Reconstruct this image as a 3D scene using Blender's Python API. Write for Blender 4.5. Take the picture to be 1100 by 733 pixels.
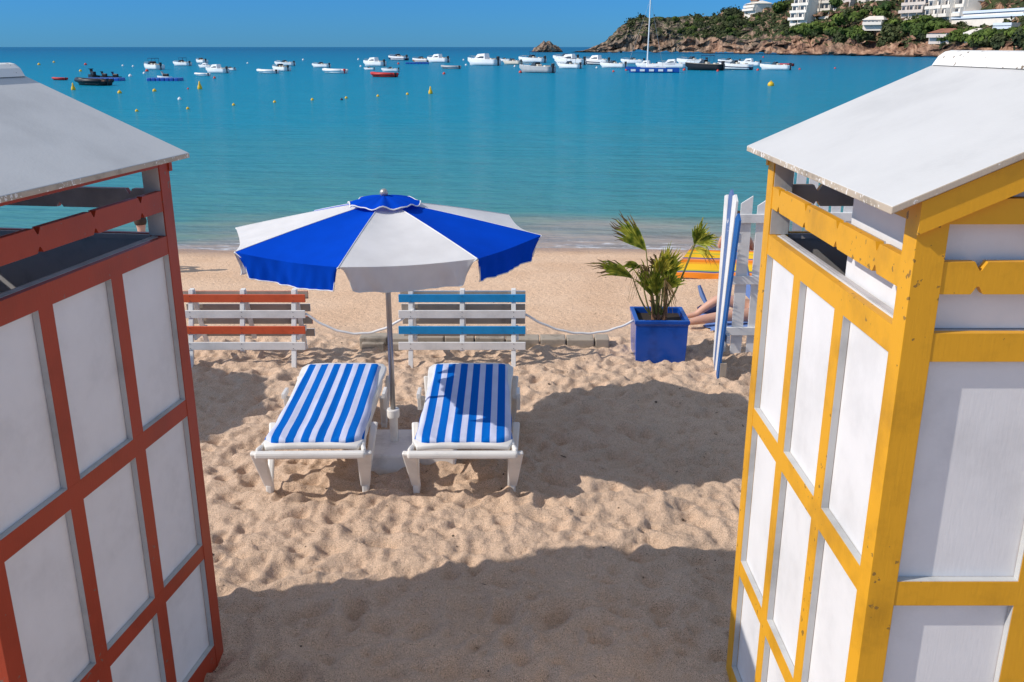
import bpy, bmesh, math, random
import numpy as np
from mathutils import Vector, Matrix, noise as mnoise
R = math.radians
rnd = random.Random(7)
for o in list(bpy.data.objects): bpy.data.objects.remove(o)
scene = bpy.context.scene
COL = scene.collection

# ------------------------------------------------------------------ camera, sky, sun, exposure
CAM_H, PITCH, FPX = 2.8, R(17.8), 984.0
cd = bpy.data.cameras.new('camera'); cam = bpy.data.objects.new('camera', cd); COL.objects.link(cam)
cam.location = (0, 0, CAM_H); cam.rotation_euler = (R(90) - PITCH, 0, 0)
cd.lens = 36 * FPX / 1100; cd.sensor_width = 36; cd.clip_start = 0.05; cd.clip_end = 60000
scene.camera = cam
SK, SM = 1.22, 0.31                      # metres of shadow per metre of height, in +X and +Y
sun_dir = Vector((SK, SM, -1)).normalized()
elev = math.asin(-sun_dir.z)
sd = bpy.data.lights.new('sun', 'SUN'); sd.energy = 3.6; sd.angle = R(0.53); sd.color = (1.0, 0.94, 0.86)
so = bpy.data.objects.new('sun', sd); COL.objects.link(so)
so.rotation_euler = sun_dir.to_track_quat('-Z', 'Y').to_euler(); so.location = (-20, -5, 20)
w = bpy.data.worlds.new('World'); scene.world = w; w.use_nodes = True
nt = w.node_tree; bg = nt.nodes['Background']
sky = nt.nodes.new('ShaderNodeTexSky'); sky.sky_type = 'NISHITA'; sky.sun_disc = False
sky.sun_elevation = elev; sky.sun_rotation = math.atan2(-sun_dir.x, -sun_dir.y)
sky.air_density = 1.0; sky.dust_density = 0.1; sky.ozone_density = 4.0; sky.altitude = 300
hsv = nt.nodes.new('ShaderNodeHueSaturation'); hsv.inputs['Saturation'].default_value = 0.9
tint = nt.nodes.new('ShaderNodeMix'); tint.data_type = 'RGBA'; tint.blend_type = 'MULTIPLY'
tint.inputs[0].default_value = 1.0; tint.inputs[7].default_value = (0.66, 0.86, 1.0, 1)
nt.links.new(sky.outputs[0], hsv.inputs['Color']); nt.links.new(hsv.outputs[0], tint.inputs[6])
tcw = nt.nodes.new('ShaderNodeTexCoord'); sxw = nt.nodes.new('ShaderNodeSeparateXYZ'); nt.links.new(tcw.outputs['Generated'], sxw.inputs[0])
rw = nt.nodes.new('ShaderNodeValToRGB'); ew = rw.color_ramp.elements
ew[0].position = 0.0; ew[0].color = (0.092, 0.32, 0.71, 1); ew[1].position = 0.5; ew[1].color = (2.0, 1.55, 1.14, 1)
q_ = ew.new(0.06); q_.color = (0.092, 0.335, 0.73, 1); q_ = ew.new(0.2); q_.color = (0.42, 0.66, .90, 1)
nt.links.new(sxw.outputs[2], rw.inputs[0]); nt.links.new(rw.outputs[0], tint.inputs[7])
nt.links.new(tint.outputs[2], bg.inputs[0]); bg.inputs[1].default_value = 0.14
vs = scene.view_settings; vs.view_transform = 'Standard'; vs.look = 'None'; vs.exposure = 0.15; vs.gamma = 1
vs.use_curve_mapping = False

SEA = -0.6
cT, sT = math.cos(PITCH), math.sin(PITCH)
def at(px, row, z=0.0):
    """world point at height z seen at a pixel of the 1100 px wide photograph"""
    v = (row - 366.5) / FPX; u = (px - 550) / FPX
    r = (sT + v * cT) / (cT - v * sT); h = CAM_H - z
    y = h / r; d = y * cT + h * sT
    return Vector((u * d, y, z))
def atY(px, row, y):
    v = (row - 366.5) / FPX; u = (px - 550) / FPX
    r = (sT + v * cT) / (cT - v * sT); h = r * y; d = y * cT + h * sT
    return Vector((u * d, y, CAM_H - h))

# ------------------------------------------------------------------ helpers
def tag(o, label=None, cat=None, group=None, kind=None):
    if label: o['label'] = label
    if cat: o['category'] = cat
    if group: o['group'] = group
    if kind: o['kind'] = kind
    return o
def empty(name, loc=(0, 0, 0), rz=0, label=None, cat=None, group=None):
    o = bpy.data.objects.new(name, None); COL.objects.link(o); o.empty_display_size = 0.2
    o.location = loc; o.rotation_euler = (0, 0, rz); return tag(o, label, cat, group)
def kids(o): return [c for c in bpy.data.objects if c.parent == o]
def copy_tree(o, parent=None, ch_map=None):
    if ch_map is None:
        ch_map = {}
        for c in bpy.data.objects:
            if c.parent: ch_map.setdefault(c.parent.name, []).append(c)
    c = o.copy(); COL.objects.link(c); c.parent = parent
    for k in ch_map.get(o.name, []): copy_tree(k, c, ch_map)
    return c
class MB:
    def __init__(s): s.v = []; s.f = []; s.m = []
    def add(s, vs_, fs, mi=0):
        b = len(s.v); s.v += [tuple(p) for p in vs_]
        for f in fs: s.f.append(tuple(i + b for i in f)); s.m.append(mi)
        return s
    def box(s, x0, x1, y0, y1, z0, z1, mi=0, M=None):
        p = [Vector((x, y, z)) for z in (z0, z1) for y in (y0, y1) for x in (x0, x1)]
        if M is not None: p = [M @ q for q in p]
        return s.add(p, [(0, 2, 3, 1), (4, 5, 7, 6), (0, 1, 5, 4), (2, 6, 7, 3), (0, 4, 6, 2), (1, 3, 7, 5)], mi)
    def bar(s, a, b, wx, wy, mi=0, up=(0, 0, 1), w2=None):
        a = Vector(a); b = Vector(b); t = (b - a).normalized(); up = Vector(up)
        if abs(t.dot(up)) > .98: up = Vector((1, 0, 0)) if abs(t.x) < .9 else Vector((0, 1, 0))
        sx = t.cross(up).normalized(); sy = sx.cross(t).normalized(); vs_ = []
        for p, k in ((a, 1), (b, w2 or 1)):
            for i, j in ((-1, -1), (1, -1), (1, 1), (-1, 1)): vs_.append(p + sx * i * wx * k / 2 + sy * j * wy * k / 2)
        return s.add(vs_, [(0, 3, 2, 1), (4, 5, 6, 7), (0, 1, 5, 4), (1, 2, 6, 5), (2, 3, 7, 6), (3, 0, 4, 7)], mi)
    def tube(s, pts, rad, n=8, mi=0, cap=True):
        pts = [Vector(p) for p in pts]; rr = rad if isinstance(rad, (list, tuple)) else [rad] * len(pts)
        rings = []; ref = None
        for i, p in enumerate(pts):
            t = (pts[min(i + 1, len(pts) - 1)] - pts[max(i - 1, 0)]).normalized()
            if ref is None: ref = Vector((0, 0, 1)) if abs(t.z) < .9 else Vector((1, 0, 0))
            a = t.cross(ref).normalized(); b2 = a.cross(t).normalized(); ref = b2
            rings.append([p + (a * math.cos(2 * math.pi * k / n) + b2 * math.sin(2 * math.pi * k / n)) * rr[i] for k in range(n)])
        vs_ = [q for r_ in rings for q in r_]; fs = []
        for i in range(len(pts) - 1):
            for k in range(n):
                k2 = (k + 1) % n; fs.append((i * n + k, (i + 1) * n + k, (i + 1) * n + k2, i * n + k2))
        if cap: fs += [tuple(range(n)), tuple(reversed(range((len(pts) - 1) * n, len(pts) * n)))]
        return s.add(vs_, fs, mi)
    def lathe(s, prof, n=16, c=(0, 0, 0), mi=0):
        c = Vector(c); vs_ = []; fs = []
        for r_, z in prof:
            for k in range(n): vs_.append(c + Vector((r_ * math.cos(2 * math.pi * k / n), r_ * math.sin(2 * math.pi * k / n), z)))
        for i in range(len(prof) - 1):
            for k in range(n):
                k2 = (k + 1) % n; fs.append((i * n + k, i * n + k2, (i + 1) * n + k2, (i + 1) * n + k))
        fs += [tuple(reversed(range(n))), tuple(range((len(prof) - 1) * n, len(prof) * n))]
        return s.add(vs_, fs, mi)
    def build(s, name, mats, parent=None, smooth=False, bevel=0, label=None):
        me = bpy.data.meshes.new(name); me.from_pydata(s.v, [], s.f)
        if not isinstance(mats, (list, tuple)): mats = [mats]
        for m in mats: me.materials.append(m)
        me.polygons.foreach_set('material_index', s.m)
        me.update()
        bm = bmesh.new(); bm.from_mesh(me); bmesh.ops.recalc_face_normals(bm, faces=bm.faces); bm.to_mesh(me); bm.free()
        if smooth: me.polygons.foreach_set('use_smooth', [True] * len(me.polygons))
        o = bpy.data.objects.new(name, me); COL.objects.link(o); o.parent = parent
        if bevel:
            b = o.modifiers.new('bevel', 'BEVEL'); b.width = bevel; b.segments = 2; b.limit_method = 'ANGLE'; b.harden_normals = False
        if label: o['label'] = label
        return o

# ------------------------------------------------------------------ materials
def mat(name, col, rough=0.6, spec=0.4, metal=0.0):
    m = bpy.data.materials.new(name); m.use_nodes = True; b = m.node_tree.nodes['Principled BSDF']
    b.inputs['Base Color'].default_value = (*col, 1); b.inputs['Roughness'].default_value = rough
    b.inputs['Specular IOR Level'].default_value = spec; b.inputs['Metallic'].default_value = metal
    return m
def N(m, t, **k):
    n = m.node_tree.nodes.new(t)
    for a, v in k.items(): setattr(n, a, v)
    return n
def L(m, a, b): m.node_tree.links.new(a, b)
def ramp(m, stops, fac):
    n = N(m, 'ShaderNodeValToRGB'); e = n.color_ramp.elements
    while len(e) > 1: e.remove(e[-1])
    e[0].position = stops[0][0]; e[0].color = stops[0][1] if len(stops[0][1]) == 4 else (*stops[0][1], 1)
    for p, c in stops[1:]:
        q = e.new(p); q.color = c if len(c) == 4 else (*c, 1)
    L(m, fac, n.inputs[0]); return n
def painted(name, col, rough=0.5, chips=0.0, chipcol=(.16, .11, .07), dirt=0.12, scale=1.0, grain=.35, vary=.06):
    """brushed paint over wood: slight tone drift, dirt, sparse chips, brush bump"""
    m = mat(name, col, rough); b = m.node_tree.nodes['Principled BSDF']
    tc = N(m, 'ShaderNodeTexCoord'); n1 = N(m, 'ShaderNodeTexNoise'); n1.inputs['Scale'].default_value = 3.5 * scale; n1.inputs['Detail'].default_value = 8
    n1.inputs['Roughness'].default_value = .65
    L(m, tc.outputs['Object'], n1.inputs['Vector'])
    dark = tuple(c * (1 - dirt * 1.8) for c in col); lite = tuple(min(1, c * (1 + vary)) for c in col)
    r1 = ramp(m, [(.3, dark), (.5, col), (.72, lite)], n1.outputs[0])
    out = r1.outputs[0]
    if chips > 0:
        n2 = N(m, 'ShaderNodeTexNoise'); n2.inputs['Scale'].default_value = 38 * scale; n2.inputs['Detail'].default_value = 5
        n3 = N(m, 'ShaderNodeTexNoise'); n3.inputs['Scale'].default_value = 2.6 * scale; n3.inputs['Detail'].default_value = 2
        L(m, tc.outputs['Object'], n2.inputs['Vector']); L(m, tc.outputs['Object'], n3.inputs['Vector'])
        ad = N(m, 'ShaderNodeMath', operation='MULTIPLY_ADD'); ad.inputs[1].default_value = .55
        L(m, n3.outputs[0], ad.inputs[0]); L(m, n2.outputs[0], ad.inputs[2])
        r2 = ramp(m, [(1.03 - chips * .05, (0, 0, 0)), (1.045 - chips * .05, (1, 1, 1))], ad.outputs[0])
        mx = N(m, 'ShaderNodeMix', data_type='RGBA'); L(m, r2.outputs[0], mx.inputs[0]); L(m, out, mx.inputs[6]); mx.inputs[7].default_value = (*chipcol, 1)
        out = mx.outputs[2]
    L(m, out, b.inputs['Base Color'])
    mp = N(m, 'ShaderNodeMapping'); mp.inputs['Scale'].default_value = (9, 9, 1.2); L(m, tc.outputs['Object'], mp.inputs[0])
    n4 = N(m, 'ShaderNodeTexNoise'); n4.inputs['Scale'].default_value = 14 * scale; n4.inputs['Detail'].default_value = 4; L(m, mp.outputs[0], n4.inputs['Vector'])
    bp = N(m, 'ShaderNodeBump'); bp.inputs['Strength'].default_value = grain; bp.inputs['Distance'].default_value = .0015
    L(m, n4.outputs[0], bp.inputs['Height']); L(m, bp.outputs[0], b.inputs['Normal'])
    rr = N(m, 'ShaderNodeMapRange'); rr.inputs[3].default_value = rough - .1; rr.inputs[4].default_value = min(1, rough + .15)
    L(m, n1.outputs[0], rr.inputs[0]); L(m, rr.outputs[0], b.inputs['Roughness'])
    return m
def cloth(name, col, transl=.25, weave=900, col2=None, stripe=None):
    m = mat(name, col, .9, .04); nt = m.node_tree; b = nt.nodes['Principled BSDF']; out = nt.nodes['Material Output']
    tc = N(m, 'ShaderNodeTexCoord'); nz = N(m, 'ShaderNodeTexNoise'); nz.inputs['Scale'].default_value = 5; nz.inputs['Detail'].default_value = 6
    L(m, tc.outputs['Object'], nz.inputs['Vector'])
    csock = ramp(m, [(.3, tuple(c * .88 for c in col)), (.65, col)], nz.outputs[0]).outputs[0]
    if stripe:
        sx = N(m, 'ShaderNodeSeparateXYZ'); L(m, tc.outputs['Object'], sx.inputs[0])
        mo = N(m, 'ShaderNodeMath', operation='PINGPONG'); mo.inputs[1].default_value = stripe[0] / 2
        ofs = N(m, 'ShaderNodeMath', operation='ADD'); ofs.inputs[1].default_value = stripe[1]
        L(m, sx.outputs[0], ofs.inputs[0]); L(m, ofs.outputs[0], mo.inputs[0])
        th = N(m, 'ShaderNodeMath', operation='GREATER_THAN'); th.inputs[1].default_value = stripe[0] / 2 * stripe[2]
        L(m, mo.outputs[0], th.inputs[0])
        mx = N(m, 'ShaderNodeMix', data_type='RGBA'); L(m, th.outputs[0], mx.inputs[0]); L(m, csock, mx.inputs[6]); mx.inputs[7].default_value = (*col2, 1)
        csock = mx.outputs[2]
    L(m, csock, b.inputs['Base Color'])
    n2 = N(m, 'ShaderNodeTexNoise'); n2.inputs['Scale'].default_value = weave; L(m, tc.outputs['Object'], n2.inputs['Vector'])
    bp = N(m, 'ShaderNodeBump'); bp.inputs['Strength'].default_value = .35; bp.inputs['Distance'].default_value = .001
    L(m, n2.outputs[0], bp.inputs['Height']); L(m, bp.outputs[0], b.inputs['Normal'])
    if transl:
        t = N(m, 'ShaderNodeBsdfTranslucent'); L(m, csock, t.inputs[0]); ms = N(m, 'ShaderNodeMixShader'); ms.inputs[0].default_value = transl
        L(m, b.outputs[0], ms.inputs[1]); L(m, t.outputs[0], ms.inputs[2]); L(m, ms.outputs[0], out.inputs[0])
    return m

M = {}
M['red'] = painted('red_paint', (.37, .047, .018), .42, chips=.95, chipcol=(.22, .12, .09))
M['yellow'] = painted('yellow_paint', (.72, .35, .014), .45, chips=.7, chipcol=(.28, .15, .03), dirt=.16)
M['panel'] = painted('white_panel_paint', (.74, .73, .73), .5, chips=.5, chipcol=(.4, .38, .35), dirt=.07, grain=.3)
M['shade_panel'] = M['panel']
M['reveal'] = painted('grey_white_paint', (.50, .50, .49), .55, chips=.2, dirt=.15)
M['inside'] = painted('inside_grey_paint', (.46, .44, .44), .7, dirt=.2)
M['roof'] = painted('roof_paint', (.58, .57, .56), .6, chips=.42, chipcol=(.3, .24, .18), dirt=.07, scale=.7)
M['roof_edge'] = painted('worn_roof_edge', (.48, .40, .31), .7, chips=2.6, chipcol=(.75, .72, .68), dirt=.3, scale=2)
M['cap'] = painted('ridge_cap_paint', (.78, .76, .72), .55, chips=2.2, chipcol=(.2, .15, .1))
M['plastic'] = painted('white_resin', (.76, .73, .68), .4, dirt=.12, grain=.1)
M['concrete'] = painted('pale_concrete', (.78, .75, .71), .85, dirt=.2, grain=.6)
M['steel'] = mat('galvanised_pole', (.42, .39, .36), .38, .5, .85)
M['alu'] = mat('knob_metal', (.5, .46, .42), .35, .5, .6)
M['cblue'] = cloth('blue_canvas', (.001, .07, .62), .22)
M['cwhite'] = cloth('white_canvas', (.80, .79, .79), .2)
M['piping'] = cloth('white_piping', (.8, .8, .8), 0)
M['bench_white'] = painted('bench_white_paint', (.74, .72, .69), .5, chips=.35, dirt=.12)
M['bench_blue'] = painted('bench_blue_paint', (.008, .25, .55), .42, chips=.3, chipcol=(.1, .2, .3))
M['bench_red'] = painted('bench_red_paint', (.62, .10, .035), .42, chips=.3, chipcol=(.3, .15, .1))
M['bench_inner'] = painted('bench_inner_face', (.40, .34, .28), .8, dirt=.25)
M['dark'] = mat('screw_metal', (.05, .05, .05), .5)
M['rope'] = painted('rope', (.72, .71, .70), .8, grain=.8, dirt=.1)
M['glaze'] = painted('cobalt_glaze', (.008, .07, .36), .16, dirt=.25, grain=.05, chips=.2, chipcol=(.1, .16, .3))
M['soil'] = mat('soil', (.03, .02, .014), .95)
M['timber'] = painted('weathered_timber', (.37, .31, .245), .85, dirt=.4, grain=1.0, chips=1.2, chipcol=(.14, .11, .08))
M['fence_white'] = painted('fence_white_paint', (.74, .73, .72), .55, chips=.5, dirt=.12)
M['fence_blue'] = painted('fence_blue_paint', (.01, .10, .33), .5, chips=.6, chipcol=(.5, .5, .5), dirt=.12)
M['fence_navy'] = painted('fence_grey_blue_paint', (.10, .17, .36), .55, chips=1.0, chipcol=(.6, .6, .6), dirt=.12)
M['boat_white'] = painted('gelcoat_white', (.86, .85, .83), .3, dirt=.05, scale=.3)
M['boat_grey'] = painted('gelcoat_grey', (.45, .45, .45), .4, dirt=.1, scale=.3)
M['boat_cream'] = painted('gelcoat_cream', (.70, .62, .50), .4, dirt=.1, scale=.3)
M['boat_blue'] = painted('hull_blue', (.02, .10, .42), .3, dirt=.1, scale=.3)
M['boat_navy'] = painted('hull_navy', (.015, .03, .09), .3, dirt=.1, scale=.3)
M['boat_black'] = painted('hull_black', (.015, .015, .018), .4, dirt=.1, scale=.3)
M['boat_red'] = painted('hull_red', (.55, .03, .025), .45, dirt=.1, scale=.3)
M['boat_brown'] = painted('deck_wood', (.30, .16, .09), .5, dirt=.2, scale=.3)
M['glass'] = mat('tinted_glass', (.03, .05, .07), .08, .6)
M['skin'] = mat('skin', (.58, .33, .24), .5, .3)
M['skin'].node_tree.nodes['Principled BSDF'].inputs['Subsurface Weight'].default_value = .08
M['by'] = painted('buoy_yellow', (.78, .48, .02), .4, dirt=.15)
M['br'] = painted('buoy_red', (.62, .06, .04), .4, dirt=.15)
M['bw'] = painted('buoy_white', (.78, .78, .76), .4, dirt=.1)
M['bd'] = painted('buoy_dark', (.03, .03, .06), .4)

# ------------------------------------------------------------------ ground: one sheet from behind the camera to the sea bed
def lattice(seed):
    return np.random.RandomState(seed).rand(256, 256)
def vnoise(x, y, seed):
    t = lattice(seed); xi = np.floor(x).astype(int); yi = np.floor(y).astype(int)
    fx = x - xi; fy = y - yi; fx = fx * fx * fx * (fx * (fx * 6 - 15) + 10); fy = fy * fy * fy * (fy * (fy * 6 - 15) + 10)
    a = t[xi % 256, yi % 256]; b = t[(xi + 1) % 256, yi % 256]; c = t[xi % 256, (yi + 1) % 256]; d = t[(xi + 1) % 256, (yi + 1) % 256]
    return (a * (1 - fx) + b * fx) * (1 - fy) + (c * (1 - fx) + d * fx) * fy - .5
def fbm(x, y, seed, oct=4, gain=.5):
    s = 0; a = 1; f = 1
    for i in range(oct):
        s = s + a * vnoise(x * f + 13.7 * i, y * f + 7.1 * i, seed + i); a *= gain; f *= 2.03
    return s
def sstep(a, b, x):
    t = np.clip((x - a) / (b - a), 0, 1); return t * t * (3 - 2 * t)
FX0, FX1, FY0, FY1, ST = -3.3, 3.3, 2.4, 9.6, .016
xf = np.arange(FX0, FX1, ST); yf = np.arange(FY0, FY1, ST)
def grow(a, step, end, g):
    out = [a]; 
    while abs(out[-1]) < abs(end) or (out[-1] - end) * np.sign(end - a) < 0:
        step *= g; out.append(out[-1] + np.sign(end - a) * step)
        if len(out) > 200: break
    return out[1:]
xs = np.concatenate([np.array(grow(FX0, .03, -400, 1.16))[::-1], xf, np.array(grow(xf[-1], .03, 400, 1.16))])
ysn = np.concatenate([np.array(grow(FY0, .03, -60, 1.18))[::-1], yf, np.arange(yf[-1] + .04, 18, .05), np.array(grow(18, .2, 400, 1.2))])
X, Y = np.meshgrid(xs, ysn)
prof = np.interp(Y, [-1e3, 8.6, 9.4, 12.3, 15.9, 20, 60, 1e3], [0, 0, -.035, -.24, -.6, -1.0, -4, -8])
rough = 1 - .90 * sstep(8.5, 9.4, Y + .35 * fbm(X * .9, Y * .9, 31, 2))
edge = sstep(-30, -3, X) * (1 - sstep(3, 30, X))
warpx = X + .10 * fbm(X * 2.6, Y * 2.6, 3, 2); warpy = Y + .10 * fbm(X * 2.6, Y * 2.6, 5, 2)
r1 = 1 - np.abs(fbm(warpx * 4.6, warpy * 6.0, 11, 3, .5)) * 2.2
r2 = fbm(warpx * 14, warpy * 17, 21, 3, .55)
Z = prof + rough * edge * (.030 * fbm(X * .9, Y * .9, 41, 2) + .022 * (.75 - np.abs(fbm(warpx * 2.1, warpy * 3.0, 15, 2, .5)) * 2.2) * -1 + .030 * (r1 - .75) + .014 * r2)
Z += (1 - rough) * edge * (.008 * fbm(X * 1.2, Y * 1.6, 51, 2) + .003 * fbm(X * 6, Y * 7, 52, 2)) + .05 * fbm(X * .25, Y * .15, 61, 2) * sstep(9, 12, Y) * edge
# trodden hollows (footprints)
pr = np.random.RandomState(5)
ix0 = np.searchsorted(xs, FX0); iy0 = np.searchsorted(ysn, FY0); nxf, nyf = len(xf), len(yf)
for _k in range(3900):
    cx = pr.uniform(FX0 + .2, FX1 - .2); cy = pr.uniform(FY0 + .2, 8.9)
    ra = pr.uniform(.022, .050); rb = ra * pr.uniform(1.3, 2.1); dp = pr.uniform(.004, .018); an = pr.uniform(0, math.pi)
    if _k < 620: ra = pr.uniform(.045, .075); rb = ra * pr.uniform(1.5, 2.4); dp = pr.uniform(.012, .027)
    k = int(rb * 3 / ST); i = int((cx - FX0) / ST); j = int((cy - FY0) / ST)
    a0, a1, b0, b1 = max(0, i - k), min(nxf, i + k), max(0, j - k), min(nyf, j + k)
    sx = X[iy0 + b0:iy0 + b1, ix0 + a0:ix0 + a1] - cx; sy = Y[iy0 + b0:iy0 + b1, ix0 + a0:ix0 + a1] - cy
    u = (sx * math.cos(an) + sy * math.sin(an)) / rb; v_ = (-sx * math.sin(an) + sy * math.cos(an)) / ra
    q = u * u + v_ * v_
    Z[iy0 + b0:iy0 + b1, ix0 + a0:ix0 + a1] += dp * (-np.exp(-q * .9) + .55 * np.exp(-(np.sqrt(q) - 1.45) ** 2 * 4))
def ground_z(x, y):
    i = min(max(np.searchsorted(xs, x), 1), len(xs) - 1); j = min(max(np.searchsorted(ysn, y), 1), len(ysn) - 1)
    return float(Z[j, i])
def grid_mesh(name, X, Y, Z, m, smooth=True):
    ny, nx = X.shape; me = bpy.data.meshes.new(name)
    me.vertices.add(nx * ny); me.vertices.foreach_set('co', np.stack([X, Y, Z], -1).astype(np.float32).ravel())
    idx = np.arange(nx * ny).reshape(ny, nx)
    q = np.stack([idx[:-1, :-1], idx[:-1, 1:], idx[1:, 1:], idx[1:, :-1]], -1).reshape(-1, 4)
    me.loops.add(q.size); me.loops.foreach_set('vertex_index', q.ravel().astype(np.int32))
    me.polygons.add(len(q)); me.polygons.foreach_set('loop_start', np.arange(0, q.size, 4, dtype=np.int32))
    me.polygons.foreach_set('loop_total', np.full(len(q), 4, dtype=np.int32))
    me.update(calc_edges=True); me.polygons.foreach_set('use_smooth', np.full(len(q), smooth))
    me.materials.append(m); o = bpy.data.objects.new(name, me); COL.objects.link(o); return o
def sand_material():
    m = mat('sand', (.60, .39, .26), .92, .15); b = m.node_tree.nodes['Principled BSDF']
    g = N(m, 'ShaderNodeNewGeometry'); sp = N(m, 'ShaderNodeSeparateXYZ'); L(m, g.outputs['Position'], sp.inputs[0])
    n1 = N(m, 'ShaderNodeTexNoise'); n1.inputs['Scale'].default_value = 1.3; n1.inputs['Detail'].default_value = 6; L(m, g.outputs['Position'], n1.inputs['Vector'])
    n2 = N(m, 'ShaderNodeTexNoise'); n2.inputs['Scale'].default_value = 210; n2.inputs['Detail'].default_value = 3; L(m, g.outputs['Position'], n2.inputs['Vector'])
    c1 = ramp(m, [(.3, (.61, .44, .315)), (.55, (.67, .485, .35)), (.8, (.71, .525, .385))], n1.outputs[0])
    c2 = ramp(m, [(.30, (.30, .27, .25)), (.43, (.88, .87, .86)), (.58, (1.06, 1.06, 1.06)), (.70, (1.45, 1.42, 1.38))], n2.outputs[0])
    mx = N(m, 'ShaderNodeMix', data_type='RGBA', blend_type='MULTIPLY'); mx.inputs[0].default_value = 1
    # raked dry sand beyond the benches is finer and paler than the trodden strip
    dz = N(m, 'ShaderNodeMapRange'); dz.inputs[1].default_value = 8.7; dz.inputs[2].default_value = 9.6; L(m, sp.outputs[1], dz.inputs[0])
    fine = N(m, 'ShaderNodeMix', data_type='RGBA'); L(m, dz.outputs[0], fine.inputs[0]); L(m, c1.outputs[0], fine.inputs[6])
    c1b = ramp(m, [(.35, (.78, .52, .34)), (.65, (.86, .60, .41))], n1.outputs[0]); L(m, c1b.outputs[0], fine.inputs[7])
    L(m, fine.outputs[2], mx.inputs[6]); L(m, c2.outputs[0], mx.inputs[7])
    # wet strip near the water line
    wz = N(m, 'ShaderNodeMapRange'); wz.inputs[1].default_value = -.50; wz.inputs[2].default_value = -.575; L(m, sp.outputs[2], wz.inputs[0])
    n3 = N(m, 'ShaderNodeTexNoise'); n3.inputs['Scale'].default_value = .8; L(m, g.outputs['Position'], n3.inputs['Vector'])
    wet = N(m, 'ShaderNodeMix', data_type='RGBA', blend_type='MULTIPLY'); L(m, wz.outputs[0], wet.inputs[0]); L(m, mx.outputs[2], wet.inputs[6]); wet.inputs[7].default_value = (.62, .58, .56, 1)
    L(m, wet.outputs[2], b.inputs['Base Color'])
    ro = N(m, 'ShaderNodeMapRange'); ro.inputs[3].default_value = .92; ro.inputs[4].default_value = .35; L(m, wz.outputs[0], ro.inputs[0]); L(m, ro.outputs[0], b.inputs['Roughness'])
    n4 = N(m, 'ShaderNodeTexNoise'); n4.inputs['Scale'].default_value = 14; n4.inputs['Detail'].default_value = 9; n4.inputs['Roughness'].default_value = .7; L(m, g.outputs['Position'], n4.inputs['Vector'])
    bp = N(m, 'ShaderNodeBump'); bp.inputs['Strength'].default_value = .8; bp.inputs['Distance'].default_value = .045; L(m, n4.outputs[0], bp.inputs['Height'])
    bp2 = N(m, 'ShaderNodeBump'); bp2.inputs['Strength'].default_value = .5; bp2.inputs['Distance'].default_value = .002; L(m, n2.outputs[0], bp2.inputs['Height']); L(m, bp.outputs[0], bp2.inputs['Normal'])
    L(m, bp2.outputs[0], b.inputs['Normal']); return m
M['sand'] = sand_material()
tag(grid_mesh('beach_sand', X, Y, Z, M['sand']), 'pale golden beach sand, trodden in front and smooth towards the sea', kind='structure')

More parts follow.
